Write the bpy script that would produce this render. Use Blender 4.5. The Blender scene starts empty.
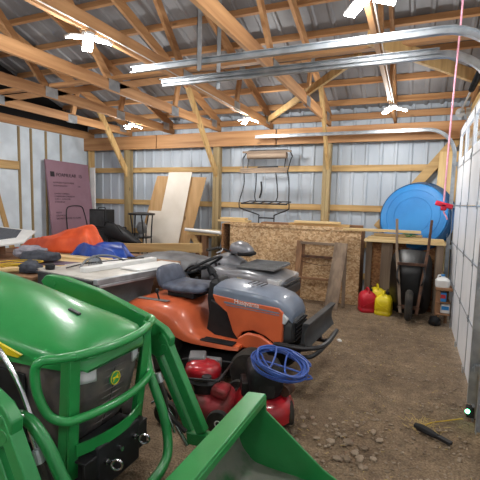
import bpy, bmesh, math, random
from mathutils import Vector, Matrix, Euler, noise
random.seed(7)
PI = math.pi
C = bpy.context.scene.collection
V = Vector

# ------------------------------------------------------------------ materials
def _nodes(name):
    m = bpy.data.materials.new(name); m.use_nodes = True
    nt = m.node_tree; return m, nt, nt.nodes['Principled BSDF']

def lin(c):
    return tuple(((x/255.)/12.92 if x/255. <= .04045 else ((x/255.+.055)/1.055)**2.4) for x in c) + (1,)

def mat(name, col, rough=.5, metal=0., col2=None, scale=6., stretch=(1, 1, 1), bump=0., bscale=None, lo=.38, hi=.62,
        coat=0., vary=0., detail=5, trans=0., spec=None):
    m, nt, bs = _nodes(name)
    L = nt.links.new
    bs.inputs['Roughness'].default_value = rough; bs.inputs['Metallic'].default_value = metal
    if coat: bs.inputs['Coat Weight'].default_value = coat; bs.inputs['Coat Roughness'].default_value = .12
    if trans: bs.inputs['Transmission Weight'].default_value = trans
    if spec is not None: bs.inputs['Specular IOR Level'].default_value = spec
    c1 = lin(col); c2 = lin(col2 if col2 else tuple(int(x*.86) for x in col))
    tc = nt.nodes.new('ShaderNodeTexCoord'); mp = nt.nodes.new('ShaderNodeMapping')
    mp.inputs['Scale'].default_value = stretch; L(tc.outputs['Object'], mp.inputs['Vector'])
    nz = nt.nodes.new('ShaderNodeTexNoise'); nz.inputs['Scale'].default_value = scale; nz.inputs['Detail'].default_value = detail
    L(mp.outputs[0], nz.inputs['Vector'])
    r = nt.nodes.new('ShaderNodeValToRGB'); r.color_ramp.elements[0].position = lo; r.color_ramp.elements[1].position = hi
    r.color_ramp.elements[0].color = c1; r.color_ramp.elements[1].color = c2
    L(nz.outputs['Fac'], r.inputs[0])
    out = r.outputs[0]
    if vary:
        oi = nt.nodes.new('ShaderNodeObjectInfo'); mr = nt.nodes.new('ShaderNodeMapRange')
        mr.inputs['To Min'].default_value = 1-vary; mr.inputs['To Max'].default_value = 1+vary
        L(oi.outputs['Random'], mr.inputs[0])
        hs = nt.nodes.new('ShaderNodeHueSaturation'); L(mr.outputs[0], hs.inputs['Value']); L(out, hs.inputs['Color']); out = hs.outputs[0]
    L(out, bs.inputs['Base Color'])
    if bump:
        b = nt.nodes.new('ShaderNodeBump'); b.inputs['Strength'].default_value = bump; b.inputs['Distance'].default_value = .01
        if bscale:
            n2 = nt.nodes.new('ShaderNodeTexNoise'); n2.inputs['Scale'].default_value = bscale; n2.inputs['Detail'].default_value = 6
            L(tc.outputs['Object'], n2.inputs['Vector']); L(n2.outputs['Fac'], b.inputs['Height'])
        else: L(nz.outputs['Fac'], b.inputs['Height'])
        L(b.outputs[0], bs.inputs['Normal'])
    return m

def wood(name, col, col2, axis, vary=.1, rough=.65):
    st = [16, 16, 16]; st['xyz'.index(axis)] = 1.0
    m = mat(name, col, rough, 0, col2, 1.0, tuple(st), .25, None, .35, .68, vary=vary)
    # knots
    nt = m.node_tree; L = nt.links.new; bs = nt.nodes['Principled BSDF']
    src = bs.inputs['Base Color'].links[0].from_socket
    tc = nt.nodes['Texture Coordinate']; mp = nt.nodes.new('ShaderNodeMapping')
    s2 = [5, 5, 5]; s2['xyz'.index(axis)] = 2.2; mp.inputs['Scale'].default_value = s2; L(tc.outputs['Object'], mp.inputs[0])
    vo = nt.nodes.new('ShaderNodeTexVoronoi'); vo.inputs['Scale'].default_value = 1.0; L(mp.outputs[0], vo.inputs['Vector'])
    rr = nt.nodes.new('ShaderNodeValToRGB'); rr.color_ramp.elements[0].position = .06; rr.color_ramp.elements[1].position = .13
    rr.color_ramp.elements[0].color = (.35, .35, .35, 1); rr.color_ramp.elements[1].color = (1, 1, 1, 1)
    L(vo.outputs['Distance'], rr.inputs[0])
    mx = nt.nodes.new('ShaderNodeMix'); mx.data_type = 'RGBA'; mx.blend_type = 'MULTIPLY'; mx.inputs[0].default_value = .8
    L(src, mx.inputs[6]); L(rr.outputs[0], mx.inputs[7]); L(mx.outputs[2], bs.inputs['Base Color'])
    return m

def osb_mat(name, a, b, c):
    m, nt, bs = _nodes(name); L = nt.links.new
    tc = nt.nodes.new('ShaderNodeTexCoord')
    mp = nt.nodes.new('ShaderNodeMapping'); mp.inputs['Scale'].default_value = (34, 34, 46); L(tc.outputs['Object'], mp.inputs[0])
    vo = nt.nodes.new('ShaderNodeTexVoronoi'); vo.inputs['Scale'].default_value = 1.; L(mp.outputs[0], vo.inputs['Vector'])
    r = nt.nodes.new('ShaderNodeValToRGB'); e = r.color_ramp.elements
    e[0].color = lin(a); e[1].color = lin(c); e.new(.5).color = lin(b); e[0].position = .15; e[-1].position = .85
    sep = nt.nodes.new('ShaderNodeSeparateColor'); L(vo.outputs['Color'], sep.inputs[0]); L(sep.outputs[0], r.inputs[0])
    nz = nt.nodes.new('ShaderNodeTexNoise'); nz.inputs['Scale'].default_value = 2.2; L(tc.outputs['Object'], nz.inputs[0])
    mr = nt.nodes.new('ShaderNodeMapRange'); mr.inputs[1].default_value = .3; mr.inputs[2].default_value = .7; mr.inputs[3].default_value = .8; mr.inputs[4].default_value = 1.15
    L(nz.outputs[0], mr.inputs[0]); hs = nt.nodes.new('ShaderNodeHueSaturation'); L(mr.outputs[0], hs.inputs['Value']); L(r.outputs[0], hs.inputs['Color'])
    L(hs.outputs[0], bs.inputs['Base Color']); bs.inputs['Roughness'].default_value = .75
    return m

def emit(name, col, s):
    m, nt, bs = _nodes(name)
    bs.inputs['Base Color'].default_value = (.8, .8, .8, 1)
    bs.inputs['Emission Color'].default_value = col+(1,); bs.inputs['Emission Strength'].default_value = s
    return m

M = {}
for ax in 'xyz':
    M['truss_'+ax] = wood('truss_lumber_'+ax, (190, 144, 98), (154, 108, 68), ax, .1)
    M['girt_'+ax] = wood('wall_lumber_'+ax, (205, 172, 118), (172, 136, 84), ax, .08)
    M['pale_'+ax] = wood('pale_lumber_'+ax, (226, 200, 150), (196, 164, 110), ax, .1)
    M['old_'+ax] = wood('weathered_lumber_'+ax, (150, 112, 80), (104, 74, 52), ax, .15, .8)
    M['grey_'+ax] = wood('grey_weathered_lumber_'+ax, (140, 122, 104), (100, 84, 70), ax, .1, .8)
M['osb'] = osb_mat('osb', (162, 126, 88), (194, 158, 116), (214, 186, 148))
M['osb_dark'] = osb_mat('osb_darker', (128, 84, 48), (150, 104, 64), (168, 124, 82))  # darker OSB tone for bench end panels and the table's back panel
M['ply'] = wood('plywood', (186, 150, 106), (168, 132, 86), 'z', 0)
M['whiteboard'] = mat('white_panel_board', (226, 218, 206), .6, 0, (214, 204, 190), 2)
M['post'] = wood('post_lumber', (166, 146, 106), (132, 112, 76), 'z', .06)
M['siding'] = mat('wall_sheet_metal', (184, 193, 203), .55, .05, (172, 182, 193), 3, (1, 1, .3))
M['roofing'] = mat('roof_sheet_metal', (142, 143, 146), .55, .15, (118, 118, 121), 2.5, (1, .4, 1), .05)
M['foam'] = mat('white_foam_board', (214, 226, 236), .7, 0, (196, 208, 218), 3)
M['foam_blue'] = mat('pale_blue_board', (208, 228, 244), .6, 0, (196, 218, 236), 1.5)
M['pink'] = mat('pink_foam_board', (148, 116, 130), .7, 0, (138, 106, 120), 2)
M['dark'] = mat('dark_gable_infill', (18, 17, 18), .9)  # near-black colour filling the gable over the left wall
M['black'] = mat('black_plastic', (24, 25, 27), .55, 0, (34, 35, 38), 8, spec=.3)
M['grilleplastic'] = mat('dark_grey_plastic', (70, 69, 72), .42, 0, (100, 92, 88), 9, (1, 1, 1), .1, 40)
M['blacktray'] = mat('glossy_black_steel', (9, 9, 10), .35, 0, (16, 16, 17), 8, spec=.4)
M['blackmetal'] = mat('black_metal', (34, 35, 37), .42, .4, (50, 50, 52), 10)
M['darkgrey'] = mat('dark_grey_metal', (74, 76, 78), .5, .3, (54, 55, 57), 6)
M['rubber'] = mat('tyre_rubber', (34, 33, 32), .85, 0, (58, 54, 48), 9, bump=.2, bscale=30)
M['green'] = mat('green_paint', (36, 138, 68), .33, 0, (44, 146, 76), 3, coat=.3, bump=.03, bscale=60)
M['greenarm'] = mat('green_steel_paint', (30, 126, 62), .4, 0, (36, 134, 68), 5, coat=.3)
M['yellow'] = mat('yellow_decal', (240, 214, 20), .4)
M['chrome'] = mat('chrome_metal', (205, 207, 210), .22, 1., (180, 182, 186), 8)
M['galv'] = mat('galvanized_steel', (176, 182, 188), .36, .75, (148, 154, 160), 9, (1, 1, 1), .05)
M['lens'] = mat('headlight_lens', (205, 209, 212), .12, 0, (196, 200, 204), 20, coat=1)
M['orange'] = mat('orange_paint', (208, 100, 58), .42, 0, (188, 88, 52), 4, coat=.3)
M['hoodgrey'] = mat('blue_grey_paint', (116, 128, 146), .42, 0, (104, 115, 132), 4, coat=.3)
M['seat'] = mat('worn_vinyl', (84, 92, 110), .6, 0, (64, 70, 86), 14, bump=.1)
M['silver'] = mat('silver_grey_plastic', (138, 140, 146), .36, .2, (112, 114, 120), 5, coat=.4)
M['vinyl'] = mat('dusty_black_vinyl', (78, 80, 84), .5, 0, (108, 110, 114), 6)
M['red'] = mat('red_paint', (186, 26, 40), .33, 0, (150, 18, 32), 7, coat=.5)
M['redold'] = mat('dusty_red_paint', (160, 40, 50), .55, 0, (116, 52, 48), 9)
M['redcan'] = mat('red_plastic', (190, 24, 46), .4, 0, (170, 20, 40), 5)
M['yelcan'] = mat('yellow_plastic', (226, 206, 30), .42, 0, (208, 186, 26), 5)
M['blue'] = mat('blue_plastic', (28, 116, 184), .5, 0, (38, 130, 198), 2.5, bump=.05)
M['bluerim'] = mat('deep_blue_plastic', (22, 84, 132), .45, 0, (18, 68, 112), 4)
M['tarpo'] = mat('orange_tarp_cloth', (232, 96, 48), .5, 0, (216, 80, 38), 6)
M['tarpb'] = mat('blue_tarp_cloth', (34, 76, 168), .4, 0, (22, 56, 140), 9)
M['hose'] = mat('blue_hose_rubber', (58, 92, 170), .4, 0, (46, 76, 150), 9)
M['white'] = mat('white_paint', (228, 229, 228), .45, 0, (214, 215, 214), 4)
M['doorwhite'] = mat('door_white', (234, 237, 242), .5, 0, (224, 228, 234), 3)
M['alu'] = mat('aluminium', (196, 200, 204), .36, .6, (170, 174, 178), 8)
M['tabletop'] = mat('worn_machine_table', (206, 204, 198), .45, .2, (176, 172, 164), 6)
M['grey'] = mat('grey_paint', (122, 124, 126), .5, 0, (104, 106, 108), 6)
M['shingle'] = mat('grey_granule_sheet', (86, 90, 98), .85, 0, (70, 74, 82), 40)
M['purple'] = mat('dusty_purple_board', (112, 96, 116), .7, 0, (96, 80, 96), 8)
M['cord_y'] = mat('yellow_cord', (214, 178, 44), .5)
M['pinkrope'] = mat('pink_rope', (226, 150, 178), .6, 0, (232, 176, 196), 40)
M['redh'] = mat('red_handle', (222, 30, 64), .4)
M['rust'] = mat('rusty_metal', (104, 72, 54), .75, .3, (72, 52, 42), 12)
M['straw'] = mat('dry_straw', (196, 172, 110), .8)
M['ledgreen'] = emit('green_led', (.15, 1., .45), 12)
M['led'] = emit('led_panel', (1., .985, .96), 55)
M['cable'] = mat('white_cable', (214, 206, 196), .5)
M['cushion'] = mat('dark_fabric', (48, 52, 62), .8, 0, (64, 68, 78), 20, bump=.2)
M['greycloth'] = mat('grey_cloth', (150, 148, 158), .8, 0, (120, 118, 128), 9)
M['print'] = mat('black_print', (46, 38, 46), .7)
M['printfaint'] = mat('faint_print', (88, 68, 80), .7)

# worn bucket steel : green paint worn through to grey steel
def bucket_mat():
    m, nt, bs = _nodes('worn_bucket_steel'); L = nt.links.new
    tc = nt.nodes.new('ShaderNodeTexCoord'); nz = nt.nodes.new('ShaderNodeTexNoise'); nz.inputs['Scale'].default_value = 3.2; nz.inputs['Detail'].default_value = 8
    L(tc.outputs['Object'], nz.inputs[0])
    r = nt.nodes.new('ShaderNodeValToRGB'); e = r.color_ramp.elements
    e[0].position = .40; e[0].color = lin((34, 108, 58)); e[1].position = .50; e[1].color = lin((130, 132, 122)); L(nz.outputs[0], r.inputs[0])
    L(r.outputs[0], bs.inputs['Base Color']); bs.inputs['Roughness'].default_value = .45; bs.inputs['Metallic'].default_value = .25
    return m
M['bucketin'] = bucket_mat()

def dirt_mat():
    m, nt, bs = _nodes('gravel_dirt'); L = nt.links.new
    tc = nt.nodes.new('ShaderNodeTexCoord')
    def nz(s, d=8):
        n = nt.nodes.new('ShaderNodeTexNoise'); n.inputs['Scale'].default_value = s; n.inputs['Detail'].default_value = d; L(tc.outputs['Object'], n.inputs[0]); return n
    a = nz(1.1, 4); b = nz(9); c = nz(75)
    r = nt.nodes.new('ShaderNodeValToRGB'); e = r.color_ramp.elements
    e[0].position = .3; e[0].color = lin((116, 98, 78)); e[1].position = .7; e[1].color = lin((150, 131, 106)); L(a.outputs[0], r.inputs[0])
    r2 = nt.nodes.new('ShaderNodeValToRGB'); e = r2.color_ramp.elements
    e[0].position = .3; e[0].color = (.68, .66, .64, 1); e[1].position = .7; e[1].color = (1.18, 1.17, 1.16, 1); L(b.outputs[0], r2.inputs[0])
    r3 = nt.nodes.new('ShaderNodeValToRGB'); e = r3.color_ramp.elements
    e[0].position = .36; e[0].color = (.55, .52, .5, 1); e[1].position = .64; e[1].color = (1.3, 1.3, 1.3, 1); L(c.outputs[0], r3.inputs[0])
    mx = nt.nodes.new('ShaderNodeMix'); mx.data_type = 'RGBA'; mx.blend_type = 'MULTIPLY'; mx.inputs[0].default_value = 1
    L(r.outputs[0], mx.inputs[6]); L(r2.outputs[0], mx.inputs[7])
    mx2 = nt.nodes.new('ShaderNodeMix'); mx2.data_type = 'RGBA'; mx2.blend_type = 'MULTIPLY'; mx2.inputs[0].default_value = .8
    L(mx.outputs[2], mx2.inputs[6]); L(r3.outputs[0], mx2.inputs[7])
    L(mx2.outputs[2], bs.inputs['Base Color']); bs.inputs['Roughness'].default_value = .95
    bu = nt.nodes.new('ShaderNodeBump'); bu.inputs['Strength'].default_value = .9; bu.inputs['Distance'].default_value = .02
    ad = nt.nodes.new('ShaderNodeMath'); L(b.outputs[0], ad.inputs[0]); L(c.outputs[0], ad.inputs[1]); L(ad.outputs[0], bu.inputs['Height']); L(bu.outputs[0], bs.inputs['Normal'])
    return m
M['dirt'] = dirt_mat()
M['stone'] = mat('pebbles', (168, 152, 132), .9, 0, (116, 100, 82), 5, detail=2, lo=.3, hi=.7)

# ------------------------------------------------------------------ geometry
def B(): return bmesh.new()

def box(b, c, s, rot=None):
    mt = Matrix.Translation(V(c))
    if rot is not None: mt = mt @ (rot.to_4x4() if isinstance(rot, Matrix) else Euler(rot).to_matrix().to_4x4())
    bmesh.ops.create_cube(b, size=1, matrix=mt @ Matrix.Diagonal((s[0], s[1], s[2], 1)))
    return b

def bar(b, p0, p1, w, h, up=(0, 0, 1)):
    p0, p1 = V(p0), V(p1); d = (p1-p0); l = d.length; d.normalize(); u = V(up)
    if abs(d.dot(u)) > .98: u = V((1, 0, 0)) if abs(d.x) < .9 else V((0, 1, 0))
    s = d.cross(u).normalized(); u = s.cross(d).normalized()
    return box(b, (p0+p1)/2, (l, w, h), Matrix((d, s, u)).transposed())

def loft(b, rings, cap=True, closed=False):
    vs = [[b.verts.new(p) for p in r] for r in rings]; n = len(rings[0])
    prs = list(zip(vs, vs[1:]))
    if closed: prs.append((vs[-1], vs[0]))
    for a, c in prs:
        for i in range(n):
            b.faces.new((a[i], a[(i+1) % n], c[(i+1) % n], c[i]))
    if cap and not closed:
        b.faces.new(vs[0][::-1]); b.faces.new(vs[-1])
    return b

def spl(pts, n=6, closed=False):
    P = [V(p) for p in pts]; out = []; m = len(P)
    rng = range(m) if closed else range(m-1)
    for i in rng:
        if closed: a, p, q, r = P[(i-1) % m], P[i], P[(i+1) % m], P[(i+2) % m]
        else: a, p, q, r = P[max(i-1, 0)], P[i], P[i+1], P[min(i+2, m-1)]
        for k in range(n):
            t = k/n; t2 = t*t; t3 = t2*t
            out.append(.5*((2*p)+(q-a)*t+(2*a-5*p+4*q-r)*t2+(3*p-a-3*q+r)*t3))
    if not closed: out.append(P[-1])
    return out

def tube(b, pts, r, n=10, closed=False, cap=True):
    P = [V(p) for p in pts]; m = len(P)
    R = r if isinstance(r, (list, tuple)) else [r]*m
    T = []
    for i in range(m):
        if closed: t = P[(i+1) % m]-P[i-1]
        else: t = P[min(i+1, m-1)]-P[max(i-1, 0)]
        T.append(t.normalized())
    u = V((0, 0, 1)) if abs(T[0].z) < .9 else V((1, 0, 0))
    rings = []
    for i in range(m):
        s = T[i].cross(u).normalized(); u = s.cross(T[i]).normalized()
        rings.append([P[i]+(s*math.cos(2*PI*k/n)+u*math.sin(2*PI*k/n))*R[i] for k in range(n)])
    return loft(b, rings, cap, closed)

def cyl(b, p0, p1, r, n=16, r2=None): return tube(b, [p0, p1], [r, r if r2 is None else r2], n)

def lathe(b, prof, c=(0, 0, 0), axis='z', n=28, rot=None, ring=False):
    c = V(c); rings = []
    mt = rot if rot is not None else {'z': Matrix.Identity(3), 'y': Euler((-PI/2, 0, 0)).to_matrix(), 'x': Euler((0, PI/2, 0)).to_matrix()}[axis]
    for r, z in prof:
        rings.append([c+mt @ V((max(r, .0005)*math.cos(2*PI*k/n), max(r, .0005)*math.sin(2*PI*k/n), z)) for k in range(n)])
    return loft(b, rings, closed=ring)

def prism(b, poly, t0, t1, plane='xz'):
    f = {'xz': lambda a, c, t: V((a, t, c)), 'yz': lambda a, c, t: V((t, a, c)), 'xy': lambda a, c, t: V((a, c, t))}[plane]
    return loft(b, [[f(a, c, t0) for a, c in poly], [f(a, c, t1) for a, c in poly]])

def sring(x, cy, cz, hw, hh, e=4, n=28, slant=0., axis='x'):
    o = []
    for k in range(n):
        a = 2*PI*(k+.5)/n; ca, sa = math.cos(a), math.sin(a)
        y = hw*math.copysign(abs(ca)**(2/e), ca); z = hh*math.copysign(abs(sa)**(2/e), sa)
        o.append(V((x+slant*z, cy+y, cz+z)) if axis == 'x' else V((cy+y, x, cz+z)) if axis == 'y' else V((cy+y, cz+z, x)))
    return o

def grid(b, fn, nu, nv):
    vs = [[b.verts.new(fn(i/nu, j/nv)) for j in range(nv+1)] for i in range(nu+1)]
    for i in range(nu):
        for j in range(nv): b.faces.new((vs[i][j], vs[i+1][j], vs[i+1][j+1], vs[i][j+1]))
    return b

def blob(b, c, s, seed=0, amp=.15, fr=2.5, sub=3, e=1.0, flat=True):
    """lumpy rounded body, flat underneath"""
    r = bmesh.ops.create_icosphere(b, subdivisions=sub, radius=1)
    for v in r['verts']:
        d = v.co.normalized(); k = 1+amp*noise.noise(d*fr+V((seed, seed*.7, 3)))*2
        q = V([math.copysign(abs(t)**e, t) for t in d])*k
        if flat and q.z < -.55: q.z = -.55
        v.co = V((c[0]+q.x*s[0], c[1]+q.y*s[1], c[2]+q.z*s[2]))
    return b

def obj(name, b, m, parent=None, bevel=0., angle=.6, loc=None, rot=None, kind=None):
    bmesh.ops.remove_doubles(b, verts=b.verts, dist=1e-6)
    bmesh.ops.recalc_face_normals(b, faces=b.faces)
    for e in b.edges:
        if len(e.link_faces) == 2 and e.calc_face_angle(0) > angle: e.smooth = False
    for f in b.faces: f.smooth = True
    me = bpy.data.meshes.new(name); b.to_mesh(me); b.free()
    if isinstance(m, str): m = M[m]
    me.materials.append(m)
    o = bpy.data.objects.new(name, me); C.objects.link(o)
    if parent: o.parent = parent
    if loc: o.location = loc
    if rot: o.rotation_euler = rot
    if kind: o['kind'] = kind
    if bevel:
        bv = o.modifiers.new('bevel', 'BEVEL'); bv.width = bevel; bv.segments = 2; bv.limit_method = 'ANGLE'; bv.angle_limit = .7
    return o

def tag(o, label, cat, group=None, kind=None):
    o['label'] = label; o['category'] = cat
    if group: o['group'] = group
    if kind: o['kind'] = kind
    return o

def thing(name, label, cat, loc=(0, 0, 0), rz=0., group=None, kind=None):
    o = bpy.data.objects.new(name, None); C.objects.link(o); o.empty_display_size = .1
    o.location = loc; o.rotation_euler = (0, 0, rz)
    return tag(o, label, cat, group, kind)

def dup(root, loc=None, rz=None, label=None):
    r = root.copy(); C.objects.link(r)
    if loc is not None: r.location = loc
    if rz is not None: r.rotation_euler = (0, 0, rz)
    if label: r['label'] = label
    for ch in list(root.children):
        c = ch.copy(); C.objects.link(c); c.parent = r
        for g in ch.children:
            d = g.copy(); C.objects.link(d); d.parent = c
    return r

def text(name, s, size, m, parent, loc, rot, depth=.001):
    cu = bpy.data.curves.new(name, 'FONT'); cu.body = s; cu.size = size; cu.extrude = depth; cu.align_x = 'LEFT'
    t = bpy.data.objects.new(name, cu); C.objects.link(t)
    bpy.context.view_layer.update()
    me = bpy.data.meshes.new_from_object(t.evaluated_get(bpy.context.evaluated_depsgraph_get()))
    bpy.data.objects.remove(t); me.materials.clear(); me.materials.append(M[m])
    o = bpy.data.objects.new(name, me); C.objects.link(o); o.parent = parent; o.location = loc; o.rotation_euler = rot
    return o

# ------------------------------------------------------------------ the shell
XL, YB = -6.85, 7.25
def zr(y): return 3.24+.333*(7.16-y) if y > 2.6 else 3.24+.333*(7.16-2.6)-.333*(2.6-y)

b = B()
grid(b, lambda u, v: V((-9+11*u, -2.3+9.7*v, .012*noise.noise(V((u*16, v*14, 0))) - .004)), 110, 97)
obj('floor', b, 'dirt', kind='structure'); tag(bpy.data.objects['floor'], 'brown gravel and dirt floor of the shed', 'floor')

def ribs(x0, x1, pitch=.229, h=.02):
    pts = []; x = x0
    while x < x1:
        pts += [(x, 0), (x+pitch-.075, 0), (x+pitch-.05, h), (x+pitch-.02, h)]; x += pitch
        # small stiffener in the flat
    pts.append((x, 0)); return pts
def sheet(fn, x0, x1, rows):
    b = B(); pr = ribs(x0, x1)
    vs = [[b.verts.new(fn(a, h, r)) for a, h in pr] for r in rows]
    for p, q in zip(vs, vs[1:]):
        for i in range(len(pr)-1): b.faces.new((p[i], p[i+1], q[i+1], q[i]))
    return b
o = obj('wall_back', sheet(lambda a, h, r: V((a, YB-h, r)), XL-.1, .9, [-.05, 1.6, 3.3]), 'siding', kind='structure', angle=.3); tag(o, 'ribbed pale metal back wall', 'wall')
o = obj('ceiling', sheet(lambda a, h, r: V((a, r, zr(r)-h)), XL-.15, .9, [YB+.05, 2.6, -2.3]), 'roofing', kind='structure', angle=.3); tag(o, 'ribbed grey sheet metal roof underside', 'ceiling')
b = B(); box(b, ((XL+.02), 2.5, 1.5), (.06, 9.7, 3.0))
o = obj('wall_left', b, 'foam', kind='structure'); tag(o, 'left wall lined with white foam board', 'wall')
prof = [(-2.3, 3.0), (7.3, 3.0), (7.3, zr(7.3)), (2.6, zr(2.6)), (-2.3, zr(-2.3))]
b = B(); prism(b, prof, XL-.13, XL-.09, 'yz')
o = obj('wall_gable_left', b, 'dark', kind='structure'); tag(o, 'black gable above the left wall', 'wall')
# right wall : panel above and beside the garage doors
b = B()
box(b, (.84, 3.5, 2.86), (.05, 11.6-3.7, .42)); box(b, (.84, 2.9, 1.5), (.05, .9, 3.0)); box(b, (.84, 7.0, 1.5), (.05, .6, 3.0)); box(b, (.84, -1.9, 1.5), (.05, .9, 3.0))
prism(b, [(-2.3, 3.05), (7.3, 3.05), (7.3, zr(7.3)), (2.6, zr(2.6)), (-2.3, zr(-2.3))], .82, .86, 'yz')
o = obj('wall_right', b, 'siding', kind='structure'); tag(o, 'right wall around the overhead doors', 'wall')
b = B(); box(b, (-3, -2.3, 1.6), (8.2, .05, 3.3))
o = obj('wall_front', b, 'siding', kind='structure'); tag(o, 'front wall behind the photographer', 'wall')

# left wall framing
studs = [3.2, 3.9, 4.55, 5.36, 5.62, 5.96, 6.33]
for i, y in enumerate(studs):
    b = B(); box(b, (XL+.055, y, 1.44), (.035, .042, 2.86))
    o = obj('trim_%d' % (i+1), b, 'post', kind='structure', bevel=.004); tag(o, 'brown wall stud between foam boards on left wall', 'stud', 'studs of the left wall')
b = B(); box(b, (XL+.035, 5.0-.9, 2.15), (.14, 2.45, .15)); o = obj('trim_9', b, 'girt_y', kind='structure', bevel=.004); tag(o, 'wooden lintel over the pale blue door on left wall', 'beam')
t = thing('door_2', 'pale blue-white door panel under a lintel in left wall', 'door', (XL, 4.15, 0), kind='structure')
b = B(); box(b, (0, 0, 1.03), (.05, 2.2, 2.06)); obj('door_panel', b, 'foam_blue', t, .004)
b = B(); bar(b, (.06, 1.05, .5), (.06, .72, 1.75), .09, .03, (1, 0, 0)); obj('door_brace', b, 'girt_z', t, .003)
b = B(); box(b, (.05, -.95, 1.0), (.03, .1, .03)); obj('door_handle', b, 'chrome', t, .003)
b = B(); box(b, (XL+.04, 2.5, 2.955), (.15, 9.6, .15)); o = obj('trim_10', b, 'truss_y', kind='structure', bevel=.004); tag(o, 'long orange wooden top beam along the left wall', 'beam')

# posts on back wall
XR = .684
posts = [XR-2.12*k for k in range(4)]
for k, x in enumerate(posts):
    b = B(); box(b, (x-.034, 7.1, 1.4), (.064, .14, 2.8)); box(b, (x+.034, 7.1, 1.4), (.064, .14, 2.8))
    o = obj('trim_%d' % (11+k), b, 'post', kind='structure', bevel=.004)
    tag(o, 'wooden wall post %s on the back wall' % ['at the right corner', 'right of the hanging metal seat frame', 'between plywood sheets and metal seat frame', 'behind the black metal stand'][k], 'post')
b = B(); box(b, (-6.70, 7.1, 1.4), (.06, .14, 2.8)); o = obj('trim_15', b, 'girt_z', kind='structure', bevel=.004); tag(o, 'wooden corner post beside the pink foam board', 'post')
for k, z in enumerate([.35, .9, 1.52, 2.2]):
    b = B(); box(b, (-3.0, 7.2, z), (7.6, .045, .105))
    o = obj('trim_%d' % (16+k), b, 'girt_x', kind='structure', bevel=.004)
    tag(o, '%s horizontal wooden girt of the back wall' % ['lowest', 'second lowest', 'middle', 'uppermost'][k], 'girt')
b = B()
for x0, x1 in ((-6.85, -4.9), (-4.88, -2.35), (-2.33, .72)): box(b, ((x0+x1)/2, 7.0, 2.745), (x1-x0, .045, .27))
o = obj('trim_20', b, 'truss_x', kind='structure', bevel=.004); tag(o, 'wide orange wooden header beam across the back wall', 'beam')
b = B(); bar(b, (.56, 7.14, 2.66), (-.56, 7.14, 1.2), .04, .15, (0, 0, 1)); o = obj('wall_brace', b, 'girt_x', bevel=.004)
tag(o, 'diagonal wooden wall brace behind the blue pool', 'brace', kind='structure')
b = B(); box(b, (-3.0, 7.14, 3.05), (7.6, .04, .1)); o = obj('trim_21', b, 'truss_x', kind='structure'); tag(o, 'thin eave board above the header beam', 'beam')

# trusses
def truss(x, lab):
    t = thing('roof_truss', lab, 'truss', (x, 0, 0), kind='structure')
    def mem(n, y0, z0, y1, z1, w=.14, m='truss_y', dx=0):
        b = B(); bar(b, (dx, y0, z0), (dx, y1, z1), .042, w); return obj(n, b, m, t, .003)
    mem('bottom_chord', 7.2, 2.985, -2.1, 2.985)
    zc = lambda y: 3.07+.333*(7.16-y) if y > 2.6 else 3.07+.333*(4.56)-.333*(2.6-y)
    mem('top_chord', 7.2, zc(7.2), 2.62, zc(2.62)); mem('top_chord', 2.58, zc(2.58), -2.1, zc(-2.1))
    for ya, yb in ((5.55, 5.7), (4.15, 5.7), (4.15, 2.62), (1.05, 2.58), (1.05, -.4), (-.35, -.45)):
        mem('web', ya, 2.98, yb, zc(yb)-.03, .09, 'truss_z' if abs(ya-yb) < 1 else 'truss_y', .0)
    b = B()
    for yy, zz in ((4.15, 2.99), (5.7, zc(5.7)), (1.05, 2.99), (6.9, 3.03), (5.55, 2.97)):
        box(b, (-.0235, yy, zz), (.003, .2, .13)); box(b, (.0235, yy, zz), (.003, .2, .13))
    obj('gusset_plate', b, 'galv', t)
    return t
tn = ['over the garage door wall', 'carrying the light nearest the garage door', 'meeting the post right of the metal seat frame', 'carrying the middle row of lights', 'meeting the post left of the metal seat frame', 'carrying the left row of lights', 'nearest the left wall']
for j in range(7): truss(XR-1.06*j, 'wooden roof truss ' + tn[j])
purl = [6.95-.52*k for k in range(9)]
for k, y in enumerate(purl + [-.6-.6*i+2.9 for i in range(8)]):
    b = B(); sl = math.atan(.333)*(1 if y > 2.6 else -1)
    box(b, (-3.0, y, zr(y)-.062), (7.6, .042, .09), (-sl, 0, 0))
    o = obj('roof_purlin', b, 'truss_x', bevel=.003)
    tag(o, 'wooden purlin crossing under the metal roof', 'purlin', 'purlins under the roof', 'structure')
# lateral braces lying on the bottom chords
for y, lab in ((4.15, 'long horizontal wooden tie above the galvanized door tracks'), (1.4, 'long horizontal wooden tie over the tractor'),):
    b = B(); box(b, (-3.0, y, 3.078), (7.5, .09, .042)); o = obj('ceiling_tie', b, 'truss_x', bevel=.003); tag(o, lab, 'beam', kind='structure')

def brace(p0, p1, lab, w=.1, t=.045, up=(1, 0, 0)):
    b = B(); bar(b, p0, p1, w, t, up); o = obj('knee_brace', b, 'girt_z', bevel=.003); tag(o, lab, 'brace', kind='structure')
brace((posts[3]-.0, 7.1, 2.05), (posts[3]-.0, 6.2, 3.3), 'wooden knee brace rising from the leftmost back wall post', .12)
brace((posts[2]-.0, 7.1, 2.05), (posts[2]-.0, 5.95, 3.45), 'wooden knee brace rising left of the middle light', .12)
brace((posts[1]+.02, 7.08, 2.2), (posts[1]+.02, 6.2, 3.42), 'wooden knee brace rising from post behind the far door track', .12)

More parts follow.
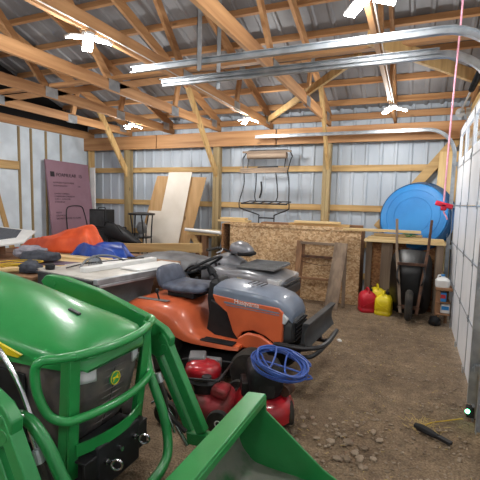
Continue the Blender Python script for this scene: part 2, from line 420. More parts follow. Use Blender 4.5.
# ------------------------------------------------------------------ lights
def led_light(x, y, lab, rz):
    t = thing('ceiling_light', lab, 'ceiling light', (x, y, 2.912), rz, 'LED lights on the trusses')
    b = B(); lathe(b, [(.0, 0), (.05, 0), (.055, -.02), (.035, -.05), (.03, -.06), (0, -.062)], n=20); obj('lamp_base', b, 'white', t)
    for k in range(3):
        a = 2*PI*k/3
        mt = Matrix.Rotation(a, 3, 'Z') @ Matrix.Rotation(.25, 3, 'Y')
        c = Matrix.Rotation(a, 3, 'Z') @ V((.115, 0, -.055))
        b = B(); box(b, c, (.14, .085, .016), mt); p = obj('lamp_panel', b, 'white', t, .003)
        b = B(); box(b, c+mt @ V((0, 0, -.011)), (.13, .075, .006), mt); obj('light_diffuser', b, 'led', p)
    ld = bpy.data.lights.new('led_lamp', 'POINT'); ld.energy = 40; ld.shadow_soft_size = .09; ld.color = (1., .985, .955)
    lo = bpy.data.objects.new('led_lamp', ld); C.objects.link(lo); lo.parent = t; lo.location = (0, 0, -.22)
    return t
led_light(-2.5, 2.63, 'large bright LED ceiling light above the tractor', .3)
led_light(-4.65, 5.9, 'small bright LED light at left near the back wall', .6)
led_light(-2.5, 6.0, 'bright LED light above the hanging metal seat frame', .2)
led_light(-.35, 5.83, 'bright LED light at right above the blue pool', .2)
led_light(-.36, 2.72, 'LED light cut by the top edge of the photo', .2)
led_light(-4.65, 2.63, 'LED light left of the tractor, outside the photo', .9)
for i, x in enumerate((-.4, -2.5, -4.65)): led_light(x, -.6, 'LED light behind the photographer on the %s truss' % ['right', 'middle', 'left'][i], .5*i)

def cable(name, pts, lab, m='cable', r=.006):
    b = B(); tube(b, spl(pts, 4), r, 6); o = obj(name, b, m); tag(o, lab, 'cable')
for x, lab in ((-2.5, 'over the middle of the shed'), (-.37, 'near the garage door'), (-4.65, 'over the left side')):
    cable('electric_cable', [(x+.03, -2, 2.96), (x+.03, 1, 2.93), (x+.032, 3, 2.95), (x+.03, 4.5, 2.935), (x+.03, 6.0, 2.93)], 'thin white cable stapled along the truss '+lab)

# ------------------------------------------------------------------ garage door 2 (right wall)
def garage_door(name, x, y0, y1, lab):
    t = thing(name, lab, 'door', (x, y0, 0), kind='structure'); W = y1-y0; hs = .53
    for k in range(5):
        z0 = k*hs+.02
        b = B()
        if k < 4: box(b, (.0, W/2, z0+hs/2), (.035, W, hs-.008))
        else:
            box(b, (0, W/2, z0+.05), (.035, W, .1)); box(b, (0, W/2, z0+hs-.05), (.035, W, .1))
            for q in range(5): box(b, (0, .05+(W-.1)*q/4., z0+hs/2), (.035, .1, hs-.008))
        p = obj('door_section', b, 'doorwhite', t, .003)
        if k == 4:
            for q in range(4):
                b = B(); y = .05+(W-.1)*(q+.5)/4; box(b, (0, y, z0+hs/2), (.006, (W-.1)/4-.1, .33)); obj('window_pane', b, 'glass', p)
        b = B()
        for q in range(5): box(b, (-.0195, .03+(W-.06)*q/4., z0+hs/2), (.004, .04, hs-.01))
        obj('stile', b, 'galv', p, .002)
        b = B()
        for q in range(5):
            if k: box(b, (-.025, .03+(W-.06)*q/4., z0), (.006, .035, .07)); cyl(b, (-.029, .012+(W-.06)*q/4., z0), (-.029, .048+(W-.06)*q/4., z0), .006, 8)
            else: box(b, (-.036, .03+(W-.06)*q/4., .05), (.012, .05, .06))
        obj('hinge', b, 'galv', p)
        b = B(); box(b, (-.019, W/2, z0+hs-.008), (.004, W, .012)); obj('edge_lip', b, 'galv', p)
    return t
def glass_mat():
    m, nt, bs = _nodes('window_glass'); bs.inputs['Transmission Weight'].default_value = 1; bs.inputs['Roughness'].default_value = .05
    bs.inputs['IOR'].default_value = 1.1; bs.inputs['Base Color'].default_value = (1, 1, 1, 1); return m
M['glass'] = glass_mat()
garage_door('door_1', .545, 3.5, 6.6, 'white sectional overhead door on the right wall')
brace((-.6, 4.35, 3.09), (-2.5, 6.95, 3.04), 'wooden diagonal tie running back to the header left of far track', .04, .09, (0, 0, 1))
brace((-.45, 3.75, 3.02), (.62, 5.4, 3.02), 'wide wooden diagonal tie reaching over the overhead door', .04, .13, (0, 0, 1))
garage_door('door_3', .56, -1.4, 2.95, 'second overhead door nearer the photographer')
b = B(); box(b, (.68, 3.23, 1.4), (.2, .5, 2.8)); box(b, (.70, 6.85, 1.4), (.18, .42, 2.8)); box(b, (.75, -1.7, 1.4), (.12, .5, 2.8)); box(b, (.7, 2.5, 2.83), (.14, 9, .3))
o = obj('trim_22', b, 'girt_z', kind='structure', bevel=.004); tag(o, 'wooden door frame along the right wall', 'door frame')
b = B(); box(b, (.53, 3.43, 1.2), (.06, .06, 2.4)); o = obj('trim_23', b, 'galv', kind='structure', bevel=.004); tag(o, 'grey metal jamb at the near edge of the door', 'door jamb')

def door_track(y, xe, lab, flip=1):
    t = thing('door_track', lab, 'door track', (0, y, 0), group='overhead door tracks')
    zt, R, xv = 2.7, .38, .475
    path = [V((xv, 0, .12)), V((xv, 0, zt-R))] + [V((xv-R+R*math.cos(a), 0, zt-R+R*math.sin(a))) for a in [PI/2*k/10 for k in range(1, 11)]] + [V((xe, 0, zt))]
    b = B()
    # C channel : web + two lips
    prof = [(-.025, -.012), (-.025, .026), (-.020, .026), (-.020, -.007), (.020, -.007), (.020, .02), (.025, .02), (.025, -.012)]
    rings = []
    for i, p in enumerate(path):
        d = (path[min(i+1, len(path)-1)]-path[max(i-1, 0)]).normalized(); nrm = V((-d.z, 0, d.x)) * -1
        rings.append([p+nrm*a+V((0, -flip*c, 0)) for a, c in prof])
    loft(b, rings); obj('rail', b, 'galv', t, angle=.4)
    b = B(); box(b, ((xv-R+xe)/2, flip*.03, zt+.012), (abs(xe-xv+R), .004, .03)); box(b, ((xv-R+xe)/2, flip*.045, zt+.028), (abs(xe-xv+R), .034, .004)); obj('stiffening_angle', b, 'galv', t)
    for z in (.4, 1.0, 1.6, 2.2):
        b = B(); box(b, (xv+.05, flip*.02, z), (.1, .05, .06)); cyl(b, (xv-.0, -flip*.02, z), (xv, flip*.03, z), .012, 8); obj('wall_bracket', b, 'galv', t)
    return t
door_track(3.39, -2.3, 'lower galvanized door track ending over the tractor', -1)
door_track(2.95, -2.32, 'upper galvanized door track ending over the tractor', 1)
door_track(6.62, -2.6, 'far galvanized door track along the header beam', 1)
for x, y, lab, zt in ((-1.73, 3.44, 'thick vertical steel hanger holding the door tracks', 4.3), (-1.63, 2.90, 'thin vertical steel hanger behind the door tracks', 4.3)):
    b = B(); box(b, (x, y, (zt+2.62)/2), (.04, .004, zt-2.62)); box(b, (x-.018, y+.018, (zt+2.62)/2), (.004, .04, zt-2.62))
    o = obj('track_hanger', b, 'galv'); tag(o, lab, 'hanger')
t = thing('torsion_spring', 'dark torsion spring bar above the white door', 'spring', (.62, 4.9, 2.9))
for yy_ in (1.62, -1.3): b = B(); box(b, (.05, yy_, 0), (.2, .02, .12)); obj('end_bracket', b, 'galv', t)
b = B(); cyl(b, (-.12, -1.4, 0), (-.12, 1.7, 0), .013, 10); obj('shaft', b, 'galv', t)
b = B(); tube(b, [V((-.12+.03*math.cos(k*.9), -.5+k*.0035, .03*math.sin(k*.9))) for k in range(260)], .0045, 5); obj('coil', b, 'blackmetal', t)
b = B(); lathe(b, [(0, 0), (.06, 0), (.06, .008), (.045, .012), (.045, .03), (.06, .034), (.06, .04), (0, .04)], (-.12, 1.62, 0), 'y'); obj('cable_drum', b, 'alu', t)
t = thing('pull_cord', 'pink pull cord with red handle hanging by the door', 'pull cord', (.19, 3.3, 1.6))
b = B(); tube(b, spl([(.0, 0, .03), (.005, 0, .4), (.012, 0, .8), (.026, 0, 1.3), (.03, .01, 1.72)], 6), .0065, 8); obj('cord', b, 'pinkrope', t)
b = B(); bar(b, (-.055, 0, .022), (.06, 0, -.01), .03, .036); box(b, (.0, 0, -.01), (.04, .03, .05)); obj('handle', b, 'redh', t, .008)
b = B(); tube(b, spl([(.0, 0, -.03), (.01, 0, -.06), (.02, 0, -.075), (.03, 0, -.1)], 4), .006, 6); obj('cord_end', b, 'pinkrope', t)
b = B(); box(b, (.22, 3.32, 3.34), (1.0, .04, .06)); o = obj('cord_support_bar', b, 'galv'); tag(o, 'galvanized cross bar holding the pink pull cord', 'bar')

# ------------------------------------------------------------------ green tractor with loader
T = thing('tractor', 'green compact tractor with front loader and grille guard', 'tractor', (-1.295, 1.49, 0), math.radians(-1))
def hring(x, hw, zb, zs, zt):
    pr = [(hw, zb), (hw, zs-.03), (hw*.985, zs-.008), (hw*.94, zs+.012), (hw*.75, zs+.45*(zt-zs)), (hw*.45, zs+.84*(zt-zs)), (hw*.2, zt-.004)]
    return [V((x, -y, z)) for y, z in pr]+[V((x, 0, zt))]+[V((x, y, z)) for y, z in pr[::-1]]
b = B(); st = [(-1.15, .31, .84, .98, 1.19), (-.86, .31, .84, .975, 1.165), (-.6, .305, .85, .965, 1.12), (-.35, .30, .865, .95, 1.06), (-.15, .285, .865, .93, 1.0), (-.04, .26, .86, .915, .958), (.015, .225, .855, .893, .922), (.04, .19, .85, .87, .885)]
loft(b, [hring(*s) for s in st]); obj('hood', b, 'green', T, angle=.9)
b = B(); bar(b, (-.95, 0, 1.183), (-.22, 0, 1.022), .006, .004); obj('hood_seam', b, 'print', T)
b = B(); bar(b, (-.27, 0, 1.038), (-.2, 0, 1.02), .02, .012); obj('hood_latch', b, 'darkgrey', T, .003)
for s in (-1, 1):
    b = B(); prism(b, [(-1.05, .96), (-1.05, .90), (-.24, .90), (-.22, .915), (-.42, .958)], s*.302, s*.3125, 'xz')
    o = obj('side_stripe', b, 'yellow', T); o['label'] = 'yellow stripe decal'
b = B()
rs = []
for z, cx, hx, hy in ((.875, -.33, .35, .264), (.8, -.33, .352, .264), (.72, -.33, .342, .26), (.6, -.33, .312, .25), (.5, -.33, .27, .235), (.44, -.33, .235, .215)):
    rs.append([V((cx+hx*math.copysign(abs(math.cos(a))**.42, math.cos(a)), hy*math.copysign(abs(math.sin(a))**.55, math.sin(a)), z)) for a in [2*PI*(k+.5)/40 for k in range(40)]])
loft(b, rs); G = obj('grille_shell', b, 'grilleplastic', T, angle=.8)
def fx(z): return .022-.01*(.8-z)/.08 if z > .72 else .012-.03*(.72-z)/.12 if z > .6 else -.018-.042*(.6-z)/.1
b = B()
for k in range(9): tube(b, [V((fx(.795-.035*k)-abs(y)**2*.9, y, .795-.035*k)) for y in [-.2+.04*i for i in range(11)]], .0042, 5)
for y in (-.16, -.08, .0, .08, .16): tube(b, [V((fx(z)-y*y*.9, y, z)) for z in (.8, .72, .6, .5)], .004, 5)
obj('grille_slats', b, 'grilleplastic', G)
for s in (-1, 1):
    def lensf(u, v, s=s):
        y = .125+.115*u; z = .775+.012*u+.075*v; sn = min(.999, (y/.264)**(1/.55)); return V((-.33+.352*math.sqrt(1-sn*sn)**.42+.003, s*y, z))
    b = B(); grid(b, lensf, 12, 4); o = obj('headlight', b, 'lens', T); sd = o.modifiers.new('s', 'SOLIDIFY'); sd.thickness = .012; sd.offset = 0
    b = B(); box(b, (-.42, s*.272, .66), (.34, .012, .3)); obj('side_screen', b, 'black', T, .01)
b = B(); lathe(b, [(0, 0), (.034, 0), (.034, .006), (.031, .009), (0, .009)], (.014, .0, .74), 'x', 24); E_ = obj('emblem', b, 'green', T)
b = B(); lathe(b, [(.029, 0), (.0325, 0), (.0325, .002), (.029, .002)], (.023, .0, .74), 'x', 24, ring=True)
deer = [(-.02, .001), (-.013, .006), (0, .005), (.008, .008), (.013, .015), (.011, .021), (.016, .017), (.019, .010), (.016, .004), (.019, -.006), (.022, -.012), (.014, -.006), (.008, -.003), (-.004, -.002), (-.010, -.007), (-.018, -.016), (-.016, -.006)]
loft(b, [[V((x, a, .74+c)) for a, c in deer] for x in (.023, .0255)]); obj('deer_logo', b, 'yellow', E_)
# guard
def bow(z, dz=0, n=9): return [V((.03+.05*(1-(2*k/(n-1)-1)**2), -.255+.505*k/(n-1), z+dz*k/(n-1))) for k in range(n)]
gd = obj('grille_guard', tube(B(), bow(.935, -.005), .0205, 12), 'green', T)
obj('guard_bar', tube(B(), bow(.655), .0195, 12), 'green', gd)
for s in (-1, 1):
    b = B(); bar(b, (.028, s*.25, .95), (-.03, s*.222, .34), .058, .011, (1, 0, 0)); bar(b, (.004, s*.272, .94), (-.07, s*.245, .34), .011, .05, (1, 0, 0)); obj('guard_post', b, 'green', gd, .003)
    b = B(); tube(b, spl([(.03, s*.25, .935), (.01, s*.31, .942), (-.045, s*.355, .935), (-.07, s*.365, .89), (-.06, s*.36, .79), (-.035, s*.33, .695), (.01, s*.285, .658), (.03, s*.25, .655)], 5), .0195, 12)
    obj('guard_loop', b, 'green', gd)
b = B(); loft(b, [[p+V((0, 0, .027)), p+V((.01, 0, .027)), p+V((.01, 0, -.027)), p+V((0, 0, -.027))] for p in [q+V((-.035, -q.y*.12, 0)) for q in bow(.49)]]); obj('guard_skirt', b, 'green', gd)
b = B(); box(b, (.035, 0, .36), (.014, .44, .13)); box(b, (.005, 0, .43), (.08, .44, .01)); br = obj('front_bracket', b, 'blackmetal', T, .003)
for y, z in ((-.10, .385), (.10, .40)):
    b = B(); cyl(b, (.035, y, z), (.065, y, z), .014, 12); cyl(b, (.065, y, z), (.095, y, z), .009, 10)
    tube(b, [V((.115+.024*math.cos(a), y+.010*math.cos(a), z+.024*math.sin(a))) for a in [2*PI*k/20 for k in range(20)]], .006, 8, closed=True); obj('eye_bolt', b, 'chrome', br)
b = B(); cyl(b, (.035, 0, .39), (.065, 0, .39), .012, 10); obj('bolt', b, 'chrome', br)
b = B(); box(b, (-.55, 0, .36), (1.2, .30, .22)); box(b, (-.4, 0, .26), (.14, .7, .09)); obj('chassis', b, 'black', T, .01)
for s in (-1, 1):
    for x, y, r, w_ in ((-.42, .40, .23, .17), (-1.85, .48, .36, .28)):
        b = B(); lathe(b, [(r*.55, -w_/2), (r*.9, -w_/2), (r, -w_*.36), (r, w_*.36), (r*.9, w_/2), (r*.55, w_/2)], (x, s*y, r), 'y', 32)
        for k in range(16):
            a = 2*PI*k/16
            for q in (-1, 1): bar(b, (x+(r-.003)*math.cos(a), s*y+q*.0, r+(r-.003)*math.sin(a)), (x+(r-.003)*math.cos(a+.16), s*y+q*w_*.42, r+(r-.003)*math.sin(a+.16)), .022, .02, (math.cos(a), 0, math.sin(a)))
        wh = obj('wheel', b, 'rubber', T)
        b = B(); lathe(b, [(0, -w_*.3), (r*.3, -w_*.3), (r*.55, -w_*.42), (r*.57, -w_*.42), (r*.57, w_*.42), (r*.5, w_*.42), (0, w_*.2)], (x, s*y, r), 'y', 28); o = obj('rim', b, 'yellow', wh); o['label'] = 'yellow wheel rim'
b = B(); box(b, (-1.45, 0, .62), (.7, .5, .5)); box(b, (-1.85, 0, .6), (.3, .7, .12)); obj('rear_body', b, 'black', T, .02)
# loader
for s in (-1, 1):
    oy = -.07 if s < 0 else 0.
    y0, y1 = s*.435+oy, s*.485+oy
    b = B(); prism(b, [(-1.0, 1.03), (-.95, 1.075), (-.80, 1.075), (-.5, 1.02), (-.14, .915), (.0, .85), (.045, .80), (.035, .72), (-.05, .67), (-.12, .70), (-.20, .79), (-.5, .895), (-.85, .96), (-.95, .97)], y0, y1)
    arm = obj('loader_arm', b, 'greenarm', T, .006)
    b = B(); bar(b, (-.02, s*.46+oy, .80), (.25, s*.46+oy, .28), .055, .06, (1, 0, 0)); bar(b, (-.06, s*.47+oy, .68), (.17, s*.47+oy, .24), .04, .04, (1, 0, 0)); bar(b, (.16, s*.46+oy, .23), (.40, s*.46+oy, .26), .06, .07); obj('lower_arm', b, 'greenarm', arm, .006)
    for x, z in ((-.02, .80), (-.88, 1.03), (.0, .74)):
        b = B(); lathe(b, [(0, -.03), (.022, -.03), (.026, -.024), (.026, .024), (.022, .03), (0, .03)], (x, s*.46+oy, z), 'y', 14); obj('pivot_pin', b, 'greenarm', arm)
    b = B(); prism(b, [(-1.02, 1.0), (-.9, 1.0), (-.84, .3), (-1.1, .3)], s*.40+oy, s*.43+oy); obj('loader_tower', b, 'greenarm', T, .006)
    # bucket cylinder with hoses
    yy = s*.39+oy
    b = B(); cyl(b, (-.12, yy, .68), (.04, yy, .43), .020, 14); cy = obj('hydraulic_cylinder', b, 'blackmetal', arm)
    b = B(); cyl(b, (.04, yy, .43), (.19, yy, .22), .012, 12); cyl(b, (.0, yy-.035*s, .56), (.13, yy-.035*s, .30), .007, 8); obj('piston_rod', b, 'chrome', arm)
    b = B(); cyl(b, (-.16, s*.41+oy, .77), (-.15, s*.41+oy, .73), .018, 10); tube(b, spl([(-.16, yy+.02*s, .74), (-.10, yy, .76), (-.05, yy-.03*s, .73), (-.01, yy-.04*s, .62), (.03, yy-.04*s, .50), (-.02, yy-.04*s, .44)], 6), .009, 8); obj('hydraulic_pipe', b, 'chrome', arm)
    b = B(); cyl(b, (.01, yy-.03*s, .62), (.03, yy-.03*s, .57), .018, 10); obj('hose_fitting', b, 'alu', arm)
    b = B(); tube(b, spl([(.03, yy-.03*s, .57), (.06, yy-.03*s, .50), (.07, yy-.02*s, .40), (.13, yy, .33), (.18, yy, .30)], 6), .013, 8); obj('hydraulic_hose', b, 'rubber', arm)
b = B(); box(b, (-.80, .4867, 1.0), (.13, .003, .035), (0, .21, 0)); o = obj('arm_decal', b, 'black', T)
b = B(); tube(b, spl([(-.22, -.50, .66), (-.14, -.46, .72), (-.06, -.42, .725), (.04, -.41, .64), (.14, -.38, .44), (.19, -.26, .29), (.22, -.1, .26), (.22, .05, .255), (.18, .2, .25), (.145, .265, .31), (.10, .285, .44), (.03, .295, .58), (-.05, .33, .67), (-.16, .41, .67)], 6), .0255, 14)
obj('torque_tube', b, 'greenarm', T)
b = B(); tube(b, spl([(-.32, -.425, 1.04), (-.23, -.415, .99), (-.12, -.41, .87), (-.06, -.405, .75), (-.01, -.40, .64)], 6), .010, 10); fp_ = obj('steel_fuel_pipe', b, 'chrome', T); fp_.name = 'hydraulic_pipe'
b = B(); cyl(b, (-.01, -.40, .64), (.02, -.40, .565), .017, 12); obj('hose_fitting', b, 'alu', T)
b = B(); tube(b, spl([(.02, -.40, .565), (.05, -.40, .48), (.08, -.41, .36)], 5), .014, 8); obj('hydraulic_hose', b, 'rubber', T)
# bucket
shell = [(.53, .455), (.44, .445), (.385, .34), (.365, .21), (.39, .11), (.46, .045), (.56, .02), (1.02, .012)]
inner = [(x+(.010 if 1 < i < 5 else .0), z+(.008 if i > 3 else -.006 if i < 2 else 0)) for i, (x, z) in enumerate(shell)]
def sp2(p, n=4): return [(q.x, q.y) for q in spl([V((a, c, 0)) for a, c in p], n)]
so = [shell[0]]+sp2(shell[1:]); 
b = B()
loft(b, [[V((x, y, z)) for x, z in so]+[V((x+.012 if z > .05 else x, y, z+.010 if z < .45 else z-.012)) for x, z in so[::-1]] for y in (-.68, .68)])
bk = obj('bucket', b, 'bucketin', T, angle=.5)
b = B(); bar(b, (.485, -.695, .456), (.485, .695, .456), .115, .02, (-.1, 0, 1)); bar(b, (.54, -.69, .435), (.54, .69, .435), .012, .045); obj('bucket_top_rail', b, 'green', bk, .006)
for s in (-1, 1):
    b = B(); prism(b, [(.43, .46), (.545, .46), (.55, .37), (.70, .26), (.90, .11), (1.02, .05), (1.03, .01), (.55, .015), (.46, .035), (.39, .10), (.36, .21), (.38, .34)], s*.68, s*.694); obj('bucket_side', b, 'greenarm', bk, .003)
b = B(); box(b, (.98, 0, .012), (.13, 1.37, .014)); obj('cutting_edge', b, 'rust', bk, .003)

# ------------------------------------------------------------------ orange riding mower
R_ = thing('riding_mower', 'orange riding mower with grey hood and blue seat', 'riding mower', (-1.6, 3.4, 0), math.radians(-3))
def lring(x, hw, zb, zt, e=5, cy=0): return sring(x, cy, (zb+zt)/2, hw, (zt-zb)/2, e, 32)
b = B(); loft(b, [hring(x, hw, zb, zs, zt) for x, hw, zb, zs, zt in ((.0, .22, .75, .815, .86), (.05, .23, .75, .825, .875), (.3, .235, .735, .815, .862), (.50, .232, .725, .795, .845), (.62, .225, .71, .76, .81), (.70, .205, .64, .705, .75), (.735, .18, .6, .65, .685))]); hd = obj('hood', b, 'hoodgrey', R_, angle=.8)
b = B()
for k in range(4): bar(b, (.30+.04*k, -.12, .878-.004*k), (.325+.04*k, -.03, .886-.004*k), .012, .006)
obj('hood_vent', b, 'black', hd)
side = [(.0, .765), (.63, .725), (.67, .69), (.67, .44), (.60, .42), (.52, .47), (.40, .50), (.30, .47), (.26, .40), (.21, .46), (.15, .62), (.03, .70)]
for s in (-1, 1):
    b = B(); prism(b, side, s*.19, s*.236); sp = obj('side_panel', b, 'orange', R_, .008)
    b = B(); prism(b, [(.24, .33), (.27, .42), (.36, .475), (.48, .47), (.60, .41), (.66, .36)], s*.21, s*.255); obj('wheel_arch', b, 'orange', R_, .012)
    b = B(); prism(b, [(.12, .718), (.64, .690), (.64, .678), (.12, .702)], s*.2365, s*.238); prism(b, [(.14, .690), (.64, .667), (.64, .661), (.14, .684)], s*.2365, s*.238); o = obj('pinstripe', b, 'hoodgrey', sp); o['label'] = 'blue-grey pinstripes'
    b = B(); prism(b, [(.55, .73), (.65, .70), (.715, .64), (.69, .59), (.61, .61)], s*.185, s*.232); obj('headlight', b, 'lens', R_, .008)
    b = B(); prism(b, [(.20, .60), (.66, .60), (.66, .35), (.20, .30), (-.1, .32), (-.05, .70)], s*.05, s*.18); obj('engine_cover', b, 'black', R_, .01)
text('brand_lettering', 'Husqvarna', .055, 'white', R_, (.22, -.2385, .714), (PI/2, .045, 0))
b = B(); loft(b, [sring(x, 0, z, w_, h, 4, 24) for x, z, w_, h in ((.60, .52, .20, .15), (.68, .52, .205, .13), (.73, .52, .19, .11), (.75, .52, .16, .09))]); gr = obj('front_grille', b, 'darkgrey', R_)
b = B()
for k in range(5): bar(b, (.755, -.15, .45+.035*k), (.755, .15, .45+.035*k), .02, .014)
obj('grille_slats', b, 'black', gr)
# bumper and plow blade
b = B(); tube(b, spl([(.55, -.22, .40), (.75, -.24, .36), (.90, -.23, .36), (.97, -.14, .40), (.97, .14, .40), (.90, .23, .36), (.7, .24, .36)], 5), .018, 10); tube(b, spl([(.6, -.22, .42), (.80, -.28, .44), (.96, -.27, .46), (1.02, -.14, .47), (1.02, .2, .48)], 5), .02, 8); obj('bumper', b, 'blackmetal', R_)
b = B()
vs_ = []
for k in range(9):
    a = -0.5+k*.13
    vs_.append((.08*(1-math.cos(a*1.7)) , .45+.19*k/8))
P0, P1 = V((.88, -.30, 0)), V((.90, .50, 0)); dr = (P1-P0).normalized(); nm = V((dr.y, -dr.x, 0))
loft(b, [[P+nm*x+V((0, 0, z)) for x, z in vs_]+[P+nm*(x-.008)+V((0, 0, z)) for x, z in vs_[::-1]] for P in (P0, P1)]); pb = obj('plow_blade', b, 'darkgrey', R_)
b = B(); bar(b, P0+nm*.01+V((0, 0, .645)), P1+nm*.01+V((0, 0, .645)), .05, .018)
for k in range(5):
    P = P0+(P1-P0)*(k+.5)/5; bar(b, P-nm*.03+V((0, 0, .45)), P-nm*.02+V((0, 0, .63)), .012, .05, nm)
obj('blade_rib', b, 'darkgrey', pb, .003)
b = B(); bar(b, (.3, -.15, .24), (.90, -.15, .42), .05, .05); bar(b, (.3, .15, .24), (.90, .15, .42), .05, .05); obj('push_frame', b, 'blackmetal', R_, .004)
# rear body
def fr(x, hw, zb, zs, zt):
    pr = [(hw, zb), (hw, zs-.03), (hw*.97, zs), (hw*.85, zs+.7*(zt-zs)), (hw*.6, zt), (hw*.3, zt)]
    return [V((x, -y, z)) for y, z in pr]+[V((x, 0, zt))]+[V((x, y, z)) for y, z in pr[::-1]]
b = B(); loft(b, [fr(*a) for a in ((-.88, .36, .50, .55, .59), (-.84, .42, .48, .59, .63), (-.7, .44, .48, .63, .67), (-.5, .44, .46, .62, .68), (-.36, .43, .42, .58, .67), (-.26, .42, .38, .50, .64), (-.19, .40, .35, .43, .56), (-.12, .39, .34, .40, .44), (.0, .39, .34, .375, .38), (.25, .37, .34, .37, .375), (.32, .34, .34, .365, .37))]); fb = obj('fender', b, 'orange', R_, angle=.7)
for s in (-1, 1):
    b = B(); bar(b, (-.04, s*.33, .383), (.27, s*.31, .379), .10, .012); obj('foot_pad', b, 'black', fb, .003)
    b = B(); bar(b, (-.75, s*.34, .664), (-.40, s*.34, .672), .05, .008); obj('lever_plate', b, 'grey', fb, .003)
    b = B(); cyl(b, (-.5, s*.34, .66), (-.53, s*.34, .74), .008, 8); lathe(b, [(0, 0), (.016, .004), (.018, .02), (.012, .04), (0, .045)], (-.53, s*.34, .73)); obj('lever', b, 'black', fb)
b = B(); bar(b, (-.245, -.2, .60), (-.185, -.2, .50), .12, .012, (1, 0, .5)); o = obj('warning_decal', b, 'black', fb)
b = B(); box(b, (-.38, 0, .70), (.30, .36, .05)); cyl(b, (-.48, -.12, .66), (-.48, -.12, .74), .02, 10); cyl(b, (-.48, .12, .66), (-.48, .12, .74), .02, 10); obj('seat_base', b, 'black', R_, .01)
b = B(); loft(b, [sring(x, 0, z, w_, h, 3.6, 28) for x, z, w_, h in ((-.60, .765, .17, .02), (-.57, .76, .21, .04), (-.42, .752, .225, .042), (-.27, .758, .22, .042), (-.17, .762, .20, .035), (-.14, .76, .16, .015))]); se = obj('seat', b, 'seat', R_, angle=.9)
b = B(); loft(b, [[V((x+c.z*0+(.0), c.y, c.z)) for c in [V((0, p.x, z))+V((0, 0, 0)) for p in ()]] for x in ()]) if False else None
rs = []
for z, w_, t_, xx in ((.74, .19, .03, -.58), (.77, .21, .045, -.595), (.83, .215, .045, -.615), (.89, .20, .04, -.635), (.93, .165, .03, -.65), (.945, .10, .012, -.655)):
    rs.append([V((xx+t_*math.copysign(abs(math.cos(a))**.6, math.cos(a)), w_*math.copysign(abs(math.sin(a))**.6, math.sin(a)), z)) for a in [2*PI*(k+.5)/28 for k in range(28)]])
loft(b, rs); obj('backrest', b, 'seat', R_, angle=.9)
b = B(); loft(b, [[V((x, y, z)) for x, y in ((cx-hx, -hy), (cx+hx, -hy), (cx+hx, hy), (cx-hx, hy))] for z, cx, hx, hy in ((.36, .0, .08, .12), (.70, -.04, .07, .15), (.84, -.04, .06, .13), (.885, -.05, .03, .08))]); obj('dashboard', b, 'black', R_, .02)
b = B(); cyl(b, (-.06, 0, .84), (-.20, 0, .98), .022, 12); cyl(b, (-.13, 0, .90), (-.17, 0, .95), .04, 12, .03); obj('steering_column', b, 'black', R_)
ct = V((-.215, 0, .965)); mt = Euler((0, -math.radians(30), 0)).to_matrix()
b = B(); tube(b, [ct+mt @ V((.175*math.cos(a), .175*math.sin(a), .02)) for a in [2*PI*k/32 for k in range(32)]], .014, 8, closed=True); lathe(b, [(0, -.02), (.045, -.02), (.05, 0), (.03, .02), (0, .022)], ct, rot=mt)
for a in (.5, 2.6, 4.7): bar(b, ct, ct+mt @ V((.17*math.cos(a), .17*math.sin(a), .018)), .03, .012)
obj('steering_wheel', b, 'black', R_)
for s in (-1, 1):
    for x, y, r, w_ in ((.46, .34, .19, .15), (-.55, .33, .25, .22)):
        b = B(); lathe(b, [(r*.5, -w_/2), (r*.88, -w_/2), (r, -w_*.33), (r, w_*.33), (r*.88, w_/2), (r*.5, w_/2)], (x, s*y, r), 'y', 32); wh = obj('wheel', b, 'rubber', R_)
        b = B(); lathe(b, [(0, -w_*.35), (r*.5, -w_*.45), (r*.52, w_*.45), (0, w_*.35)], (x, s*y, r), 'y', 24); obj('rim', b, 'grey', wh)
b = B(); rs = [[V((-.05+.42*w_*math.cos(a), .40*w_*math.sin(a), z)) for a in [2*PI*k/32 for k in range(32)]] for z, w_ in ((.08, 1.0), (.2, .98), (.24, .85), (.25, .4))]
loft(b, rs); obj('mower_deck', b, 'black', R_)
b = B(); bar(b, (-.8, 0, .33), (.75, 0, .33), .3, .08); obj('chassis', b, 'black', R_, .01)

# ------------------------------------------------------------------ grey four-wheeler
A_ = thing('quad_bike', 'dusty grey quad bike with handlebars behind the riding mower', 'quad bike', (-2.42, 4.72, 0), math.radians(-2)); A_.scale = (.93, .96, .96)
for s in (-1, 1):
    for x in (.72, -.62):
        r, w_ = .30, .22; b = B(); lathe(b, [(r*.5, -w_/2), (r*.85, -w_/2), (r, -w_*.3), (r, w_*.3), (r*.85, w_/2), (r*.5, w_/2)], (x, s*.36, r), 'y', 30)
        for k in range(18):
            a = 2*PI*k/18; box(b, (x+r*math.cos(a), s*.36+(.04 if k % 2 else -.04), r+r*math.sin(a)), (.03, .09, .03), (0, -a, 0))
        wh = obj('wheel', b, 'rubber', A_); b = B(); lathe(b, [(0, -.07), (r*.5, -.1), (r*.52, .1), (0, .07)], (x, s*.36, r), 'y', 20); obj('rim', b, 'grey', wh)
b = B(); bar(b, (-.8, 0, .4), (.85, 0, .4), .3, .25); bar(b, (-.3, 0, .3), (.4, 0, .3), .5, .06); obj('chassis', b, 'black', A_, .02)
